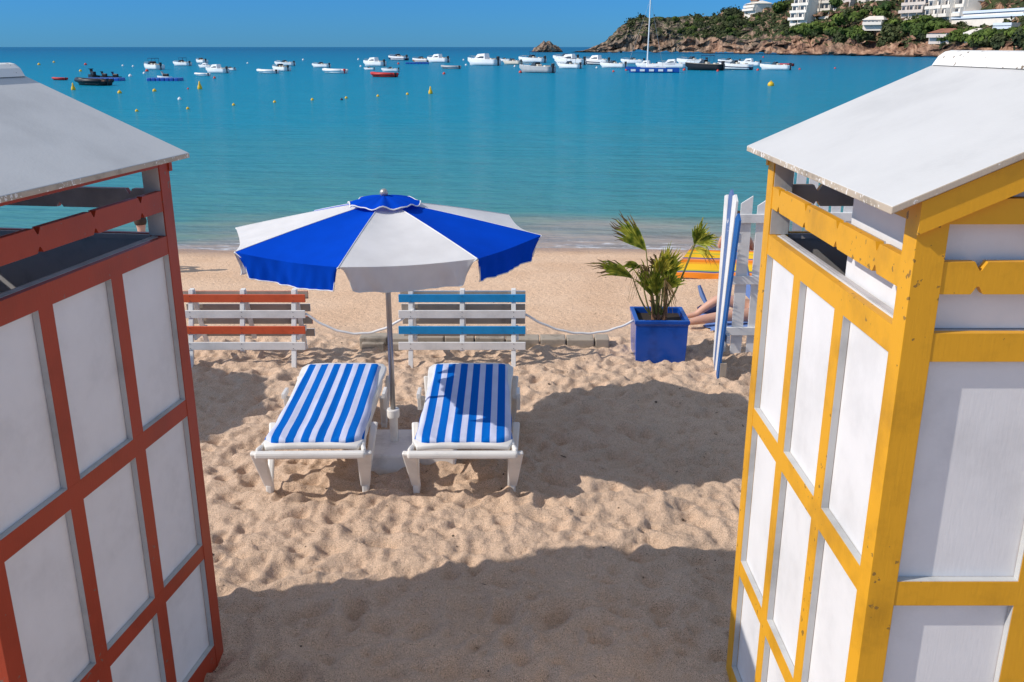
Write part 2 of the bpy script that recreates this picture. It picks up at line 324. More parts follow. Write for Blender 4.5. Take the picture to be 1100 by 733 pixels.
# ------------------------------------------------------------------ sea
def sea_material():
    m = mat('sea_water', (.02, .2, .3), .12, .5); b = m.node_tree.nodes['Principled BSDF']; b.inputs['IOR'].default_value = 1.33
    g = N(m, 'ShaderNodeNewGeometry'); sp = N(m, 'ShaderNodeSeparateXYZ'); L(m, g.outputs['Position'], sp.inputs[0])
    n0 = N(m, 'ShaderNodeTexNoise'); mp0 = N(m, 'ShaderNodeMapping'); mp0.inputs['Scale'].default_value = (.10, .30, 1); n0.inputs['Detail'].default_value = 5
    L(m, g.outputs['Position'], mp0.inputs[0]); L(m, mp0.outputs[0], n0.inputs['Vector']); n0.inputs['Scale'].default_value = 1
    lg = N(m, 'ShaderNodeMath', operation='LOGARITHM'); lg.inputs[1].default_value = 10; L(m, sp.outputs[1], lg.inputs[0])   # depth grows with distance offshore
    ns = N(m, 'ShaderNodeMath', operation='MULTIPLY_ADD'); ns.inputs[1].default_value = .22; L(m, n0.outputs[0], ns.inputs[0]); L(m, lg.outputs[0], ns.inputs[2])
    mr = N(m, 'ShaderNodeMapRange'); mr.inputs[1].default_value = 1.2; mr.inputs[2].default_value = 3.2; L(m, ns.outputs[0], mr.inputs[0])
    c = ramp(m, [(0.0, (.40, .31, .26)), (.052, (.36, .30, .27)), (.070, (.17, .26, .24)), (.088, (.075, .25, .26)), (.17, (.045, .245, .30)), (.30, (.012, .235, .35)), (.5, (.004, .215, .36)), (.8, (.003, .15, .30)), (1, (.002, .11, .24))], mr.outputs[0])
    # foam on the swash edge
    n5 = N(m, 'ShaderNodeTexNoise'); n5.inputs['Scale'].default_value = 1.0; n5.inputs['Detail'].default_value = 8; n5.inputs['Roughness'].default_value = .7
    mp5 = N(m, 'ShaderNodeMapping'); mp5.inputs['Scale'].default_value = (2.2, 7, 1); L(m, g.outputs['Position'], mp5.inputs[0]); L(m, mp5.outputs[0], n5.inputs['Vector'])
    near = N(m, 'ShaderNodeMapRange'); near.inputs[1].default_value = 15.7; near.inputs[2].default_value = 17.4; near.inputs[3].default_value = .16; near.inputs[4].default_value = -.08; L(m, sp.outputs[1], near.inputs[0])
    fa = N(m, 'ShaderNodeMath', operation='ADD'); L(m, n5.outputs[0], fa.inputs[0]); L(m, near.outputs[0], fa.inputs[1])
    fr = ramp(m, [(.62, (0, 0, 0)), (.72, (1, 1, 1))], fa.outputs[0])
    mx = N(m, 'ShaderNodeMix', data_type='RGBA'); L(m, fr.outputs[0], mx.inputs[0]); L(m, c.outputs[0], mx.inputs[6]); mx.inputs[7].default_value = (.62, .62, .64, 1)
    L(m, mx.outputs[2], b.inputs['Base Color'])
    prev = None
    for sc, st, dist, scl in ((1.0, .9, .06, (2.4, 6.5, 1)), (1.0, 1.0, .30, (.35, 1.5, 1)), (1.0, .45, .7, (.035, .15, 1))):
        mp = N(m, 'ShaderNodeMapping'); mp.inputs['Scale'].default_value = scl; L(m, g.outputs['Position'], mp.inputs[0])
        nn = N(m, 'ShaderNodeTexNoise'); nn.inputs['Scale'].default_value = sc; nn.inputs['Detail'].default_value = 3; L(m, mp.outputs[0], nn.inputs['Vector'])
        bp = N(m, 'ShaderNodeBump'); bp.inputs['Strength'].default_value = st; bp.inputs['Distance'].default_value = dist; L(m, nn.outputs[0], bp.inputs['Height'])
        if prev: L(m, prev.outputs[0], bp.inputs['Normal'])
        prev = bp
    # wave facets tilt away from grazing, so the averaged mirror share stays below the flat-water value
    df = N(m, 'ShaderNodeBsdfDiffuse'); L(m, mx.outputs[2], df.inputs[0]); L(m, prev.outputs[0], df.inputs[2])
    gl = N(m, 'ShaderNodeBsdfGlossy'); gl.inputs['Roughness'].default_value = .10; L(m, prev.outputs[0], gl.inputs['Normal'])
    fn = N(m, 'ShaderNodeFresnel'); fn.inputs[0].default_value = 1.33; L(m, prev.outputs[0], fn.inputs['Normal'])
    fm = N(m, 'ShaderNodeMath', operation='MULTIPLY'); fm.inputs[1].default_value = .42; L(m, fn.outputs[0], fm.inputs[0])
    ms = N(m, 'ShaderNodeMixShader'); L(m, fm.outputs[0], ms.inputs[0]); L(m, df.outputs[0], ms.inputs[1]); L(m, gl.outputs[0], ms.inputs[2])
    L(m, ms.outputs[0], m.node_tree.nodes['Material Output'].inputs[0])
    return m
M['sea'] = sea_material()
sxs = np.array([-25000, -6000, -1500, -400, -120, -40, -15, 0, 15, 40, 120, 400, 1500, 6000, 25000.]); sys_ = np.array([13, 16, 20, 30, 60, 120, 300, 800, 2500, 8000, 30000.])
SX, SY = np.meshgrid(sxs, sys_)
tag(grid_mesh('sea', SX, SY, np.full_like(SX, SEA), M['sea']), 'calm turquoise sea running to the horizon', kind='structure')

# ------------------------------------------------------------------ headland terrain
HOR = 50.5
cols = np.linspace(598, 1330, 520)
shoreY = np.interp(cols, [598, 625, 660, 740, 860, 1010, 1100, 1330], [640, 625, 580, 520, 405, 322, 275, 200])
skyrow = np.interp(cols, [598, 612, 628, 640, 650, 658, 664, 673, 684, 700, 730, 745, 765, 775, 785, 792, 798, 806, 820, 850, 900, 1000, 1330],
                   [58, 56.5, 54.5, 51, 45, 38, 30, 24, 20, 20, 20, 17, 19, 15, 12, 15, 15, 10, 7, 0, -16, -34, -60])
tt = np.linspace(0, 1, 150)
depth = np.interp(cols, [598, 625, 660, 740, 860, 1010, 1330], [8, 14, 30, 45, 90, 150, 190])
Cg, Tg = np.meshgrid(cols, tt)
Sy = np.interp(Cg, cols, shoreY); Dp = np.interp(Cg, cols, depth)
yy = Sy + Dp * Tg
uu = (Cg - 550) / 1033.
xx = uu * yy
topz = CAM_H + .9065 * (HOR - np.interp(Cg, cols, skyrow)) / 984 * (Sy + Dp * .6)
cliff = np.interp(Cg, [598, 640, 700, 760, 850, 920, 1010, 1330], [.75, .75, .62, .5, .30, .20, .17, .16])
pf = np.where(Tg < .06, cliff * sstep(-.02, .06, Tg), cliff + (1 - cliff) * np.sin(np.clip((Tg - .06) / .56, 0, 1) * math.pi / 2))
pf = np.where(Tg > .64, 1 - .25 * sstep(.64, 1, Tg), pf)
hgt = (topz - SEA)
st = xx * .9 + yy * .25                    # slanting strata along the shore
rid = np.abs(fbm(st * .10 + 3, pf * 3 - st * .03, 71, 4, .55)); rid2 = np.abs(fbm(st * .30, pf * 7 + st * .12, 75, 3, .55))
zz = SEA - .8 + (hgt + .8) * pf + hgt * (.16 * fbm(xx * .05, yy * .05, 81, 4)) * np.clip(pf * 3, 0, 1) * (1 - .6 * sstep(.5, .64, Tg) * (Cg < 850))
rid3 = np.abs(fbm(st * .9 + 9, pf * 16 + st * .35, 78, 3, .6))
push = (rid * 24 + rid2 * 12 + rid3 * 5) * np.clip(1.2 - pf, .15, 1) - 3
yy2 = yy + push * np.clip(hgt / 18, .2, 1); xx2 = xx + 3.5 * fbm(yy * .2, pf * 8 + st * .1, 91, 3)
zz += (fbm(xx * .35, pf * 9 + yy * .2, 95, 3) * 2.4) * np.clip(hgt / 20, .1, 1) * np.clip(pf * 6, 0, 1)
zz = np.minimum(zz, topz + .8 + 0 * zz)
# close the ends and the back down into the sea
endf = sstep(598, 604, Cg); zz = (SEA - 1.5) + (zz - (SEA - 1.5)) * endf
def rock_material(name, tint_=(1, 1, 1)):
    m = mat(name, (.3, .2, .15), .9, .2); b = m.node_tree.nodes['Principled BSDF']
    g = N(m, 'ShaderNodeNewGeometry')
    mp = N(m, 'ShaderNodeMapping'); mp.inputs['Rotation'].default_value = (0, R(38), 0); mp.inputs['Scale'].default_value = (.5, .2, .12); L(m, g.outputs['Position'], mp.inputs[0])
    n1 = N(m, 'ShaderNodeTexNoise'); n1.inputs['Scale'].default_value = .9; n1.inputs['Detail'].default_value = 8; n1.inputs['Roughness'].default_value = .65; L(m, mp.outputs[0], n1.inputs['Vector'])
    n2 = N(m, 'ShaderNodeTexNoise'); n2.inputs['Scale'].default_value = .035; n2.inputs['Detail'].default_value = 3; L(m, g.outputs['Position'], n2.inputs['Vector'])
    sx_ = N(m, 'ShaderNodeSeparateXYZ'); L(m, g.outputs['Position'], sx_.inputs[0])
    mrx = N(m, 'ShaderNodeMapRange'); mrx.inputs[1].default_value = 85; mrx.inputs[2].default_value = 140; mrx.inputs[3].default_value = -.14; mrx.inputs[4].default_value = .16; L(m, sx_.outputs[0], mrx.inputs[0])
    ad = N(m, 'ShaderNodeMath', operation='ADD'); L(m, n2.outputs[0], ad.inputs[0]); L(m, mrx.outputs[0], ad.inputs[1])
    ca = ramp(m, [(.34, (.04, .033, .027)), (.45, (.15, .115, .085)), (.56, (.29, .21, .15)), (.7, (.44, .32, .23))], n1.outputs[0])
    cb = ramp(m, [(.33, (.05, .03, .025)), (.45, (.24, .125, .08)), (.56, (.45, .26, .165)), (.7, (.58, .37, .25))], n1.outputs[0])
    f = ramp(m, [(.38, (0, 0, 0)), (.62, (1, 1, 1))], ad.outputs[0])
    mx = N(m, 'ShaderNodeMix', data_type='RGBA'); L(m, f.outputs[0], mx.inputs[0]); L(m, ca.outputs[0], mx.inputs[6]); L(m, cb.outputs[0], mx.inputs[7])
    # low scrub on flatter ground
    sn = N(m, 'ShaderNodeSeparateXYZ'); L(m, g.outputs['Normal'], sn.inputs[0])
    n3 = N(m, 'ShaderNodeTexNoise'); n3.inputs['Scale'].default_value = .25; n3.inputs['Detail'].default_value = 7; n3.inputs['Roughness'].default_value = .7; L(m, g.outputs['Position'], n3.inputs['Vector'])
    sc = N(m, 'ShaderNodeMath', operation='MULTIPLY_ADD'); sc.inputs[1].default_value = .55; L(m, sn.outputs[2], sc.inputs[0]); L(m, n3.outputs[0], sc.inputs[2])
    hz = N(m, 'ShaderNodeMapRange'); hz.inputs[1].default_value = 1.5; hz.inputs[2].default_value = 8; hz.inputs[3].default_value = -.5; hz.inputs[4].default_value = .05; L(m, sx_.outputs[2], hz.inputs[0])
    s2 = N(m, 'ShaderNodeMath', operation='ADD'); L(m, sc.outputs[0], s2.inputs[0]); L(m, hz.outputs[0], s2.inputs[1])
    gx_ = N(m, 'ShaderNodeMapRange'); gx_.inputs[1].default_value = 95; gx_.inputs[2].default_value = 135; gx_.inputs[3].default_value = -.16; gx_.inputs[4].default_value = 0; L(m, sx_.outputs[0], gx_.inputs[0])
    s3 = N(m, 'ShaderNodeMath', operation='ADD'); L(m, s2.outputs[0], s3.inputs[0]); L(m, gx_.outputs[0], s3.inputs[1]); s2 = s3
    gf = ramp(m, [(.62, (0, 0, 0)), (.72, (1, 1, 1))], s2.outputs[0])
    gc = ramp(m, [(.35, (.022, .032, .014)), (.65, (.07, .085, .03))], n1.outputs[0])
    mg = N(m, 'ShaderNodeMix', data_type='RGBA'); L(m, gf.outputs[0], mg.inputs[0]); L(m, mx.outputs[2], mg.inputs[6]); L(m, gc.outputs[0], mg.inputs[7])
    # tide mark
    tm = N(m, 'ShaderNodeMapRange'); tm.inputs[1].default_value = SEA + .9; tm.inputs[2].default_value = SEA + .4; L(m, sx_.outputs[2], tm.inputs[0])
    mt = N(m, 'ShaderNodeMix', data_type='RGBA'); L(m, tm.outputs[0], mt.inputs[0]); L(m, mg.outputs[2], mt.inputs[6]); mt.inputs[7].default_value = (.035, .025, .02, 1)
    L(m, mt.outputs[2], b.inputs['Base Color'])
    bp = N(m, 'ShaderNodeBump'); bp.inputs['Strength'].default_value = .9; bp.inputs['Distance'].default_value = 2.2; L(m, n1.outputs[0], bp.inputs['Height']); L(m, bp.outputs[0], b.inputs['Normal'])
    return m
M['rock'] = rock_material('coastal_rock')
tag(grid_mesh('headland', xx2, yy2, zz, M['rock'], smooth=False), 'rocky headland of orange and grey cliffs rising to a green slope', kind='structure')
# islet
bm = bmesh.new(); bmesh.ops.create_icosphere(bm, subdivisions=5, radius=1)
ic = at(588, 56.2, SEA)
for v in bm.verts:
    p = v.co.copy(); q = p * 2.3 + Vector((5, 2, 1)); k = 1 + .5 * mnoise.fractal(q, 1, 2, 5) + .25 * abs(mnoise.noise(q * 3))
    hx = 1 - .25 * max(0, p.x); v.co = Vector((p.x * 11.2, p.y * 6 * k, max(-1.5, p.z * 6.8 * k * hx * (1 - .35 * abs(p.x)) - .8)))
me = bpy.data.meshes.new('rock_islet'); bm.to_mesh(me); bm.free(); me.materials.append(M['rock'])
o = bpy.data.objects.new('rock_islet', me); COL.objects.link(o); o.location = ic; tag(o, 'small bare rock islet in the sea off the tip of the headland', kind='structure')
# lookup of the terrain surface
tp = np.stack([xx2.ravel(), yy2.ravel(), zz.ravel()], 1)
def terr(px, t):
    i = int(np.argmin(abs(cols - px))); j = int(min(len(tt) - 1, max(0, t * (len(tt) - 1))))
    return Vector((xx2[j, i], yy2[j, i], zz[j, i]))
def terr_row(px, row, tmin=.05):
    """terrain point in the column px that shows nearest to the given picture row"""
    i = int(np.argmin(abs(cols - px))); best = None
    for j in range(int(tmin * (len(tt) - 1)), int(.66 * (len(tt) - 1))):
        y_, z_ = yy2[j, i], zz[j, i]; d = y_ * cT + (CAM_H - z_) * sT; v = (-y_ * sT + (CAM_H - z_) * cT) / d
        rr_ = 366.5 + FPX * v
        if best is None or abs(rr_ - row) < best[0]: best = (abs(rr_ - row), j)
    j = best[1]; return Vector((xx2[j, i], yy2[j, i], zz[j, i]))

# ------------------------------------------------------------------ trees and scrub
def leaf_mat(name, c0, c1):
    m = mat(name, c0, .8, .2); b = m.node_tree.nodes['Principled BSDF']; tc = N(m, 'ShaderNodeTexCoord')
    oi = N(m, 'ShaderNodeObjectInfo'); n = N(m, 'ShaderNodeTexNoise'); n.inputs['Scale'].default_value = .9; n.inputs['Detail'].default_value = 3
    L(m, tc.outputs['Object'], n.inputs['Vector'])
    ad = N(m, 'ShaderNodeMath', operation='MULTIPLY_ADD'); ad.inputs[1].default_value = .45; L(m, oi.outputs['Random'], ad.inputs[0]); L(m, n.outputs[0], ad.inputs[2])
    r = ramp(m, [(.40, c0), (.95, c1)], ad.outputs[0]); L(m, r.outputs[0], b.inputs['Base Color']); return m
M['pine'] = leaf_mat('pine_needles', (.018, .045, .012), (.12, .165, .03))
M['scrub'] = leaf_mat('scrub_leaves', (.022, .034, .016), (.085, .10, .035))
M['bark'] = mat('bark', (.09, .055, .035), .9)
def crown_mesh(seed, flat, n=950, leaf=.30, lobes=7):
    rg = random.Random(seed); mb = MB(); L_ = []
    for i in range(lobes):
        a = rg.uniform(0, 6.28); rr_ = rg.uniform(.15, .62); L_.append((Vector((rr_ * math.cos(a), rr_ * math.sin(a), rg.uniform(-.22, .32) * flat)), rg.uniform(.3, .52)))
    for i in range(n):
        c, r_ = rg.choice(L_); d = Vector((rg.gauss(0, 1), rg.gauss(0, 1), rg.gauss(0, 1))).normalized()
        p = c + Vector((d.x, d.y, d.z * flat)) * r_ * rg.uniform(.65, 1.06)
        if p.z < -.35 * flat and rg.random() < .6: continue
        nrm = (d + Vector((rg.uniform(-.6, .6), rg.uniform(-.6, .6), rg.uniform(-.3, .8)))).normalized()
        a = nrm.orthogonal().normalized(); b = nrm.cross(a); s_ = leaf * rg.uniform(.18, .5)
        k = rg.randint(5, 6); ang = rg.uniform(0, 6)
        mb.add([p + (a * math.cos(ang + 6.283 * q / k) + b * math.sin(ang + 6.283 * q / k)) * s_ * rg.uniform(.6, 1.2) for q in range(k)], [tuple(range(k))])
    return mb
KINDS = []
for kname, flat, lf, tr in (('umbrella_pine', .42, .26, .9), ('umbrella_pine', .5, .24, .8), ('umbrella_pine', .62, .26, .7), ('round_bush_tree', .85, .28, .35), ('round_bush_tree', .8, .24, .35)):
    c = crown_mesh(len(KINDS) * 5 + 3, flat, leaf=lf)
    t = MB(); t.tube([(0, 0, -tr - .1), (.03, .02, -.45), (-.02, .02, .0)], [.07, .05, .03], 6)
    for a in (0, 2.1, 4.2): t.tube([(.02, .01, -.5), (.38 * math.cos(a), .38 * math.sin(a), -.02)], [.03, .012], 5)
    r_ = empty(kname); 
    cr = c.build('crown', M['pine'] if 'pine' in kname else M['scrub'], r_); tk = t.build('trunk', M['bark'], r_)
    KINDS.append((r_, cr, tk, tr, kname))
PINE_LABEL = {'umbrella_pine': 'flat-topped green pine among many on the headland slope', 'round_bush_tree': 'rounded dark green tree growing over the headland rocks'}
used_kind = set()
def plant(p, w_, k, label=None, sink=0.0):
    r0, cr, tk, tr, kn = KINDS[k]
    if k not in used_kind: r_ = r0; used_kind.add(k)
    else:
        r_ = r0.copy(); COL.objects.link(r_)
        for q in (cr, tk):
            c = q.copy(); COL.objects.link(c); c.parent = r_
    s_ = w_ / 1.7; r_.scale = (s_, s_, s_); r_.location = (p.x, p.y, p.z + s_ * (tr - sink)); r_.rotation_euler = (0, 0, rnd.uniform(0, 6.28))
    tag(r_, label or PINE_LABEL[kn], 'tree', 'trees on the headland slope'); return r_
ntree = 0
tr_rg = random.Random(21)
# big umbrella pines that can be told apart
for px, row, w_, k, lab in ((838, 12, 11, 2, 'large dark pine between the cliff villa and the first white apartment block'),
                            (898, 6, 8, 2, 'round dark pine standing in front of the cream apartment blocks'),
                            (918, 30, 15, 0, 'widest bright green umbrella pine, just below the white villa'),
                            (955, 16, 11, 1, 'green umbrella pine above and right of the white villa'),
                            (1036, 5, 8, 1, 'green pine between the stepped terraces and the tan hotel'),
                            (786, 15, 9, 3, 'dark tree clump on the highest rocky knob left of the cliff villa'),
                            (958, 46, 7, 3, 'dark tree hanging in the rocky cleft at the water'),
                            (980, 48, 8, 3, 'dark rounded tree at the edge of the low orange rocks')):
    p = terr_row(px, row); plant(p, w_, k, lab, .5); ntree += 1
for i in range(262):
    px = tr_rg.uniform(735, 800) if i % 7 < 2 else tr_rg.uniform(0, 1) ** .75 * (1125 - 690) + 690
    if px < 860: row0, row1 = np.interp(px, [690, 740, 800, 860], [20, 19, 18, 6]), np.interp(px, [690, 740, 800, 860], [30, 42, 38, 45])
    else: row0, row1 = np.interp(px, [860, 950, 1140], [-4, -6, -10]), np.interp(px, [860, 950, 1000, 1140], [44, 44, 45, 44])
    if px < 735: row1 = row0 + 3
    if 800 < px < 846: row1 = row0 + 14
    if px > 860: row1 = 41
    row = tr_rg.uniform(row0, row1)
    if 840 < px < 918 and row < 29: row = tr_rg.uniform(29, 40)
    if 918 < px < 956 and row < 36: row = tr_rg.choice([tr_rg.uniform(17, 19), tr_rg.uniform(35, 42)])
    if 956 < px < 1018 and row < 27: row = tr_rg.uniform(26, 40)
    if 1018 <= px and row < 46: row = tr_rg.uniform(38, 47) if (px < 1064 or px > 1090) and tr_rg.random() < .5 else tr_rg.uniform(43, 47)
    p = terr_row(px, row)
    w_ = tr_rg.uniform(3.2, 5.8) if px < 850 else tr_rg.uniform(4.5, 9.0)
    kk = tr_rg.choice([3, 4, 3, 4, 2]) if px < 850 else tr_rg.choice([0, 1, 2, 2, 3, 4])
    where = ('above the outer cliffs left of the cliff villa' if px < 800 else 'between the cliff villa and the first apartment block' if px < 846 else
             'below the cream and white apartment blocks' if px < 926 else 'around the white arcaded villa' if px < 962 else 'in front of the stepped terraces' if px < 1020 else 'below the long blue and white building')
    plant(p, w_, kk, ('flat-topped green pine ' if kk < 3 else 'rounded dark green tree ') + where, .45); ntree += 1
# scrub: one object of leaf clumps nobody could count
mb = MB(); rg = random.Random(9)
for i in range(5200):
    px = rg.uniform(655, 1150)
    t = rg.uniform(.06, .64); p = terr(px, t)
    row_ok = p.z > np.interp(px, [655, 700, 760, 850, 1000, 1150], [14, 12, 6, 8, 6.5, 6])
    if not row_ok: continue
    if px < 850 and mnoise.noise(p * .07) < np.interp(px, [655, 735, 745, 795, 805, 850], [.22, .12, -.25, -.25, .20, .10]): continue
    dd = p.y * cT + (CAM_H - p.z) * sT; rw_ = 366.5 + FPX * (-p.y * sT + (CAM_H - p.z) * cT) / dd
    if any(q[0] - 2 < px < q[1] + 2 and q[2] < rw_ < q[3] for q in ((844, 916, -30, 20), (914, 952, -30, 8), (925, 950, 19, 28), (960, 1028, -30, 17), (1019, 1150, -30, 21), (1066, 1088, 20, 33), (996, 1022, 34, 42), (798, 816, 0, 10))): continue
    s0 = rg.uniform(.5, 1.5) * (1 if px < 850 else 1.2)
    for q in range(9):
        d = Vector((rg.gauss(0, .6), rg.gauss(0, .6), abs(rg.gauss(0, .5)))) * s0; c = p + d
        a = Vector((rg.gauss(0, 1), rg.gauss(0, 1), rg.gauss(0, 1))).normalized(); b = a.orthogonal().normalized(); e = s0 * rg.uniform(.25, .5)
        a2 = a.cross(b); mb.add([c + b * e, c + a2 * e, c - b * e, c - a2 * e], [(0, 1, 2, 3)])
o = mb.build('hillside_scrub', M['scrub']); tag(o, 'low grey green scrub covering the headland between its trees', 'scrub', kind='stuff')

# ------------------------------------------------------------------ buildings on the headland
M['render_w'] = painted('render_white', (.80, .73, .64), .8, dirt=.08, scale=.05)
M['render_c'] = painted('render_cream', (.66, .58, .48), .8, dirt=.08, scale=.05)
M['render_p'] = painted('render_pinkish', (.62, .53, .46), .8, dirt=.1, scale=.05)
M['render_t'] = painted('render_tan', (.68, .53, .34), .8, dirt=.1, scale=.05)
M['render_y'] = painted('render_yellow', (.72, .62, .36), .8, dirt=.1, scale=.05)
M['tile'] = painted('roof_tile', (.30, .13, .08), .9, dirt=.2, scale=.1)
M['shutter'] = mat('window_glass', (.05, .055, .065), .2)
M['blueglass'] = mat('blue_glass', (.10, .22, .34), .15)
M['fascia'] = mat('blue_white_fascia', (.66, .72, .80), .5)
def block(name, px0, px1, row_base, row_top, label, m, step=.0, bays=None, roof=None, glass=None, yoff=0, dpt=9, cat='building', group=None, floors=None, jag=0):
    c = (px0 + px1) / 2; a = terr_row(px0, row_base); b = terr_row(px1, row_base); m0 = terr_row(c, row_base)
    ya_ = .5 * a.y + .5 * m0.y + .25 * (a.y - b.y); yb_ = .5 * b.y + .5 * m0.y - .25 * (a.y - b.y)
    a = atY(px0, row_base, ya_ + yoff - 6); b = atY(px1, row_base, yb_ + yoff - 6); b.z = a.z = min(a.z, b.z)
    top = atY(c, row_top, (a.y + b.y) / 2).z
    W = (b - a).length; H = top - a.z; nf = floors or max(1, round(H / 2.9)); fh = H / nf
    if nf == 1: yoff += 4
    root = empty(name, (a.x, a.y, a.z), math.atan2(b.y - a.y, b.x - a.x), label, cat, group)
    walls = MB(); slab = MB(); nb = bays or max(2, round(W / 3.4)); bw = W / nb
    rg = random.Random(int(px0 * 7 + row_base))
    seg = max(1, min(nb, round(nb / 2))) if jag else 1
    segw = W / seg; shifts = [rg.uniform(0, jag) for _ in range(seg)]; tops = [rg.choice([0, 0, 1]) if jag else 0 for _ in range(seg)]
    for s_ in range(seg):
        for f in range(nf - tops[s_]):
            y0 = f * step + shifts[s_]
            walls.box(s_ * segw, (s_ + 1) * segw - .003 * s_, y0, dpt + nf * step + 3, (-5 if nf > 1 else -2.2) if f == 0 else f * fh + .002, (f + 1) * fh)
            if not glass:
                slab.box(s_ * segw + .15, (s_ + 1) * segw - .15, y0 - 1.5, y0 - .003, f * fh - .12, f * fh + .12)
                slab.box(s_ * segw + .15, (s_ + 1) * segw - .15, y0 - 1.5, y0 - 1.35, f * fh + .12, f * fh + 1.0)
                if rg.random() < .9: slab.box((s_ + 1) * segw - .4, (s_ + 1) * segw - .15, y0 - 1.4, y0 - .003, f * fh + .12, (f + 1) * fh - .2)
            else:
                slab.box(s_ * segw - .3, (s_ + 1) * segw + .3, y0 - .5, y0 - .003, (f + 1) * fh - .8, (f + 1) * fh - .02)
    wl = walls.build('wall', m, root); slab.build('balcony' if not glass else 'fascia', m if not glass else M['fascia'], root)
    cnt = 0
    for f in range(nf):
        for k in range(nb):
            s_ = min(seg - 1, int((k + .5) * bw / segw))
            if f >= nf - tops[s_] or cnt >= 95: continue
            y0 = f * step + shifts[s_]; wm = MB()
            x0_ = k * bw + bw * (.18 if not glass else .03); x1_ = (k + 1) * bw - bw * (.18 if not glass else .03)
            wm.box(x0_, x1_, y0 - .06, y0 - .004, f * fh + (.35 if not glass else .5), f * fh + fh - .55 - (.3 if glass else 0)); cnt += 1
            wm.build('window', M['blueglass'] if glass else M['shutter'], root)
    if roof:
        rm = MB(); y1 = dpt + nf * step + 3
        rm.add([(-.5, -.6, H + .01), (W + .5, -.6, H + .01), (W + .5, y1 + .5, H + .01), (-.5, y1 + .5, H + .01), (W * .15, y1 / 2, H + 1.5), (W * .85, y1 / 2, H + 1.5)],
               [(0, 1, 5, 4), (2, 3, 4, 5), (1, 2, 5), (3, 0, 4), (3, 2, 1, 0)]); rm.build('roof', roof, root)
    return root
G_ = 'apartment blocks on the hillside'
block('apartment_block', 846, 866, 21, -2, 'leftmost white apartment block stepping up behind the big dark pine', M['render_w'], .7, 4, group=G_, dpt=8, jag=2.5)
block('apartment_block', 866, 888, 20, -14, 'tall cream balconied apartment block beside the leftmost white block', M['render_c'], .5, 5, group=G_, jag=3, yoff=3)
block('apartment_block', 889, 914, 11, -14, 'cream apartment block rising behind the round dark pine', M['render_p'], .5, 5, group=G_, yoff=8, jag=2)
block('apartment_block', 912, 922, 8, -8, 'narrow yellow apartment building between two cream blocks', M['render_y'], .2, 3, group=G_, yoff=12)
block('apartment_block', 921, 950, 9, -16, 'cream terraced block directly above the white villa', M['render_c'], .8, 6, group=G_, yoff=10, jag=3)
block('apartment_block', 962, 990, 13, -20, 'pinkish white terraces at the left of the long stepped complex', M['render_p'], 1.0, 6, group=G_, yoff=2, jag=4)
block('apartment_block', 990, 1026, 17, -20, 'pale stepped terraces left of the long blue and white building', M['render_w'], 1.0, 7, group=G_, yoff=0, jag=4)
block('hotel_building', 1046, 1112, 9, -22, 'tan hotel with rows of balconies above the long blue and white building', M['render_t'], .3, 11, group=G_, yoff=14)
block('long_building', 1021, 1112, 19.5, 10.5, 'long low white building with two bands of blue glass', M['render_w'], .3, 18, group=G_, glass=True, yoff=0, dpt=7, floors=2)
block('pavilion', 1068, 1086, 32, 24.5, 'small white pavilion with blue glass below the long building', M['render_w'], 0, 4, group=G_, glass=True, yoff=-4, dpt=5, floors=2)
block('villa', 927, 948, 26.5, 21.5, 'white arcaded villa alone among the umbrella pines', M['render_w'], 0, 5, roof=M['render_w'], group=G_, yoff=-3, dpt=5, floors=1)
block('house', 998, 1020, 40, 35.5, 'brown tiled house low on the slope among the trees', M['render_p'], 0, 4, roof=M['tile'], group=G_, yoff=-3, dpt=5, floors=1)
block('house', 1037, 1047, 38.5, 35.5, 'tiny white house right of the brown tiled house', M['render_w'], 0, 2, roof=M['render_w'], group=G_, yoff=-3, dpt=4, floors=1)
block('villa', 800, 812, 11, 4.5, 'white villa perched on the cliff top against the sky', M['render_w'], .5, 3, roof=M['render_w'], group=G_, yoff=0, dpt=4, floors=2)
block('watch_tower', 812.5, 815, 8, 1, 'small tower beside the cliff top villa', M['render_c'], 0, 1, roof=M['tile'], yoff=1, dpt=0, floors=1, cat='tower')

# ------------------------------------------------------------------ boats
def hull_mb(L0, B, H, flare=.75, tr=.85, sheer=.25, mi=0):
    mb = MB(); st_ = 12; ring = 9; vs_ = []
    for i in range(st_ + 1):
        t = i / st_; x = -L0 / 2 + L0 * t                       # bow at -x
        w_ = B / 2 * (math.sin(min(1, t / .62) * math.pi / 2) ** .8) * (1 if t < .62 else 1 - (1 - tr) * (t - .62) / .38) if t > 0 else .01
        top = H * (1 + sheer * (1 - t) ** 2); keel = -.18 * H * min(1, t * 5); bowx = x + (L0 * .07 * (1 - min(1, t * 4)))
        for k in range(ring):
            a = k / (ring - 1) * 2 - 1; s_ = abs(a)
            wz = keel + (top - keel) * s_ ** 1.7; ww = w_ * (flare + (1 - flare) * s_) * min(1, s_ * 2.1) * (1 if a >= 0 else -1)
            xx_ = x if s_ > .7 else bowx
            vs_.append((xx_, ww, wz))
    fs = [(i * ring + k, i * ring + k + 1, (i + 1) * ring + k + 1, (i + 1) * ring + k) for i in range(st_) for k in range(ring - 1)]
    fs.append(tuple(st_ * ring + k for k in range(ring)))
    mb.add(vs_, fs, mi)
    return mb
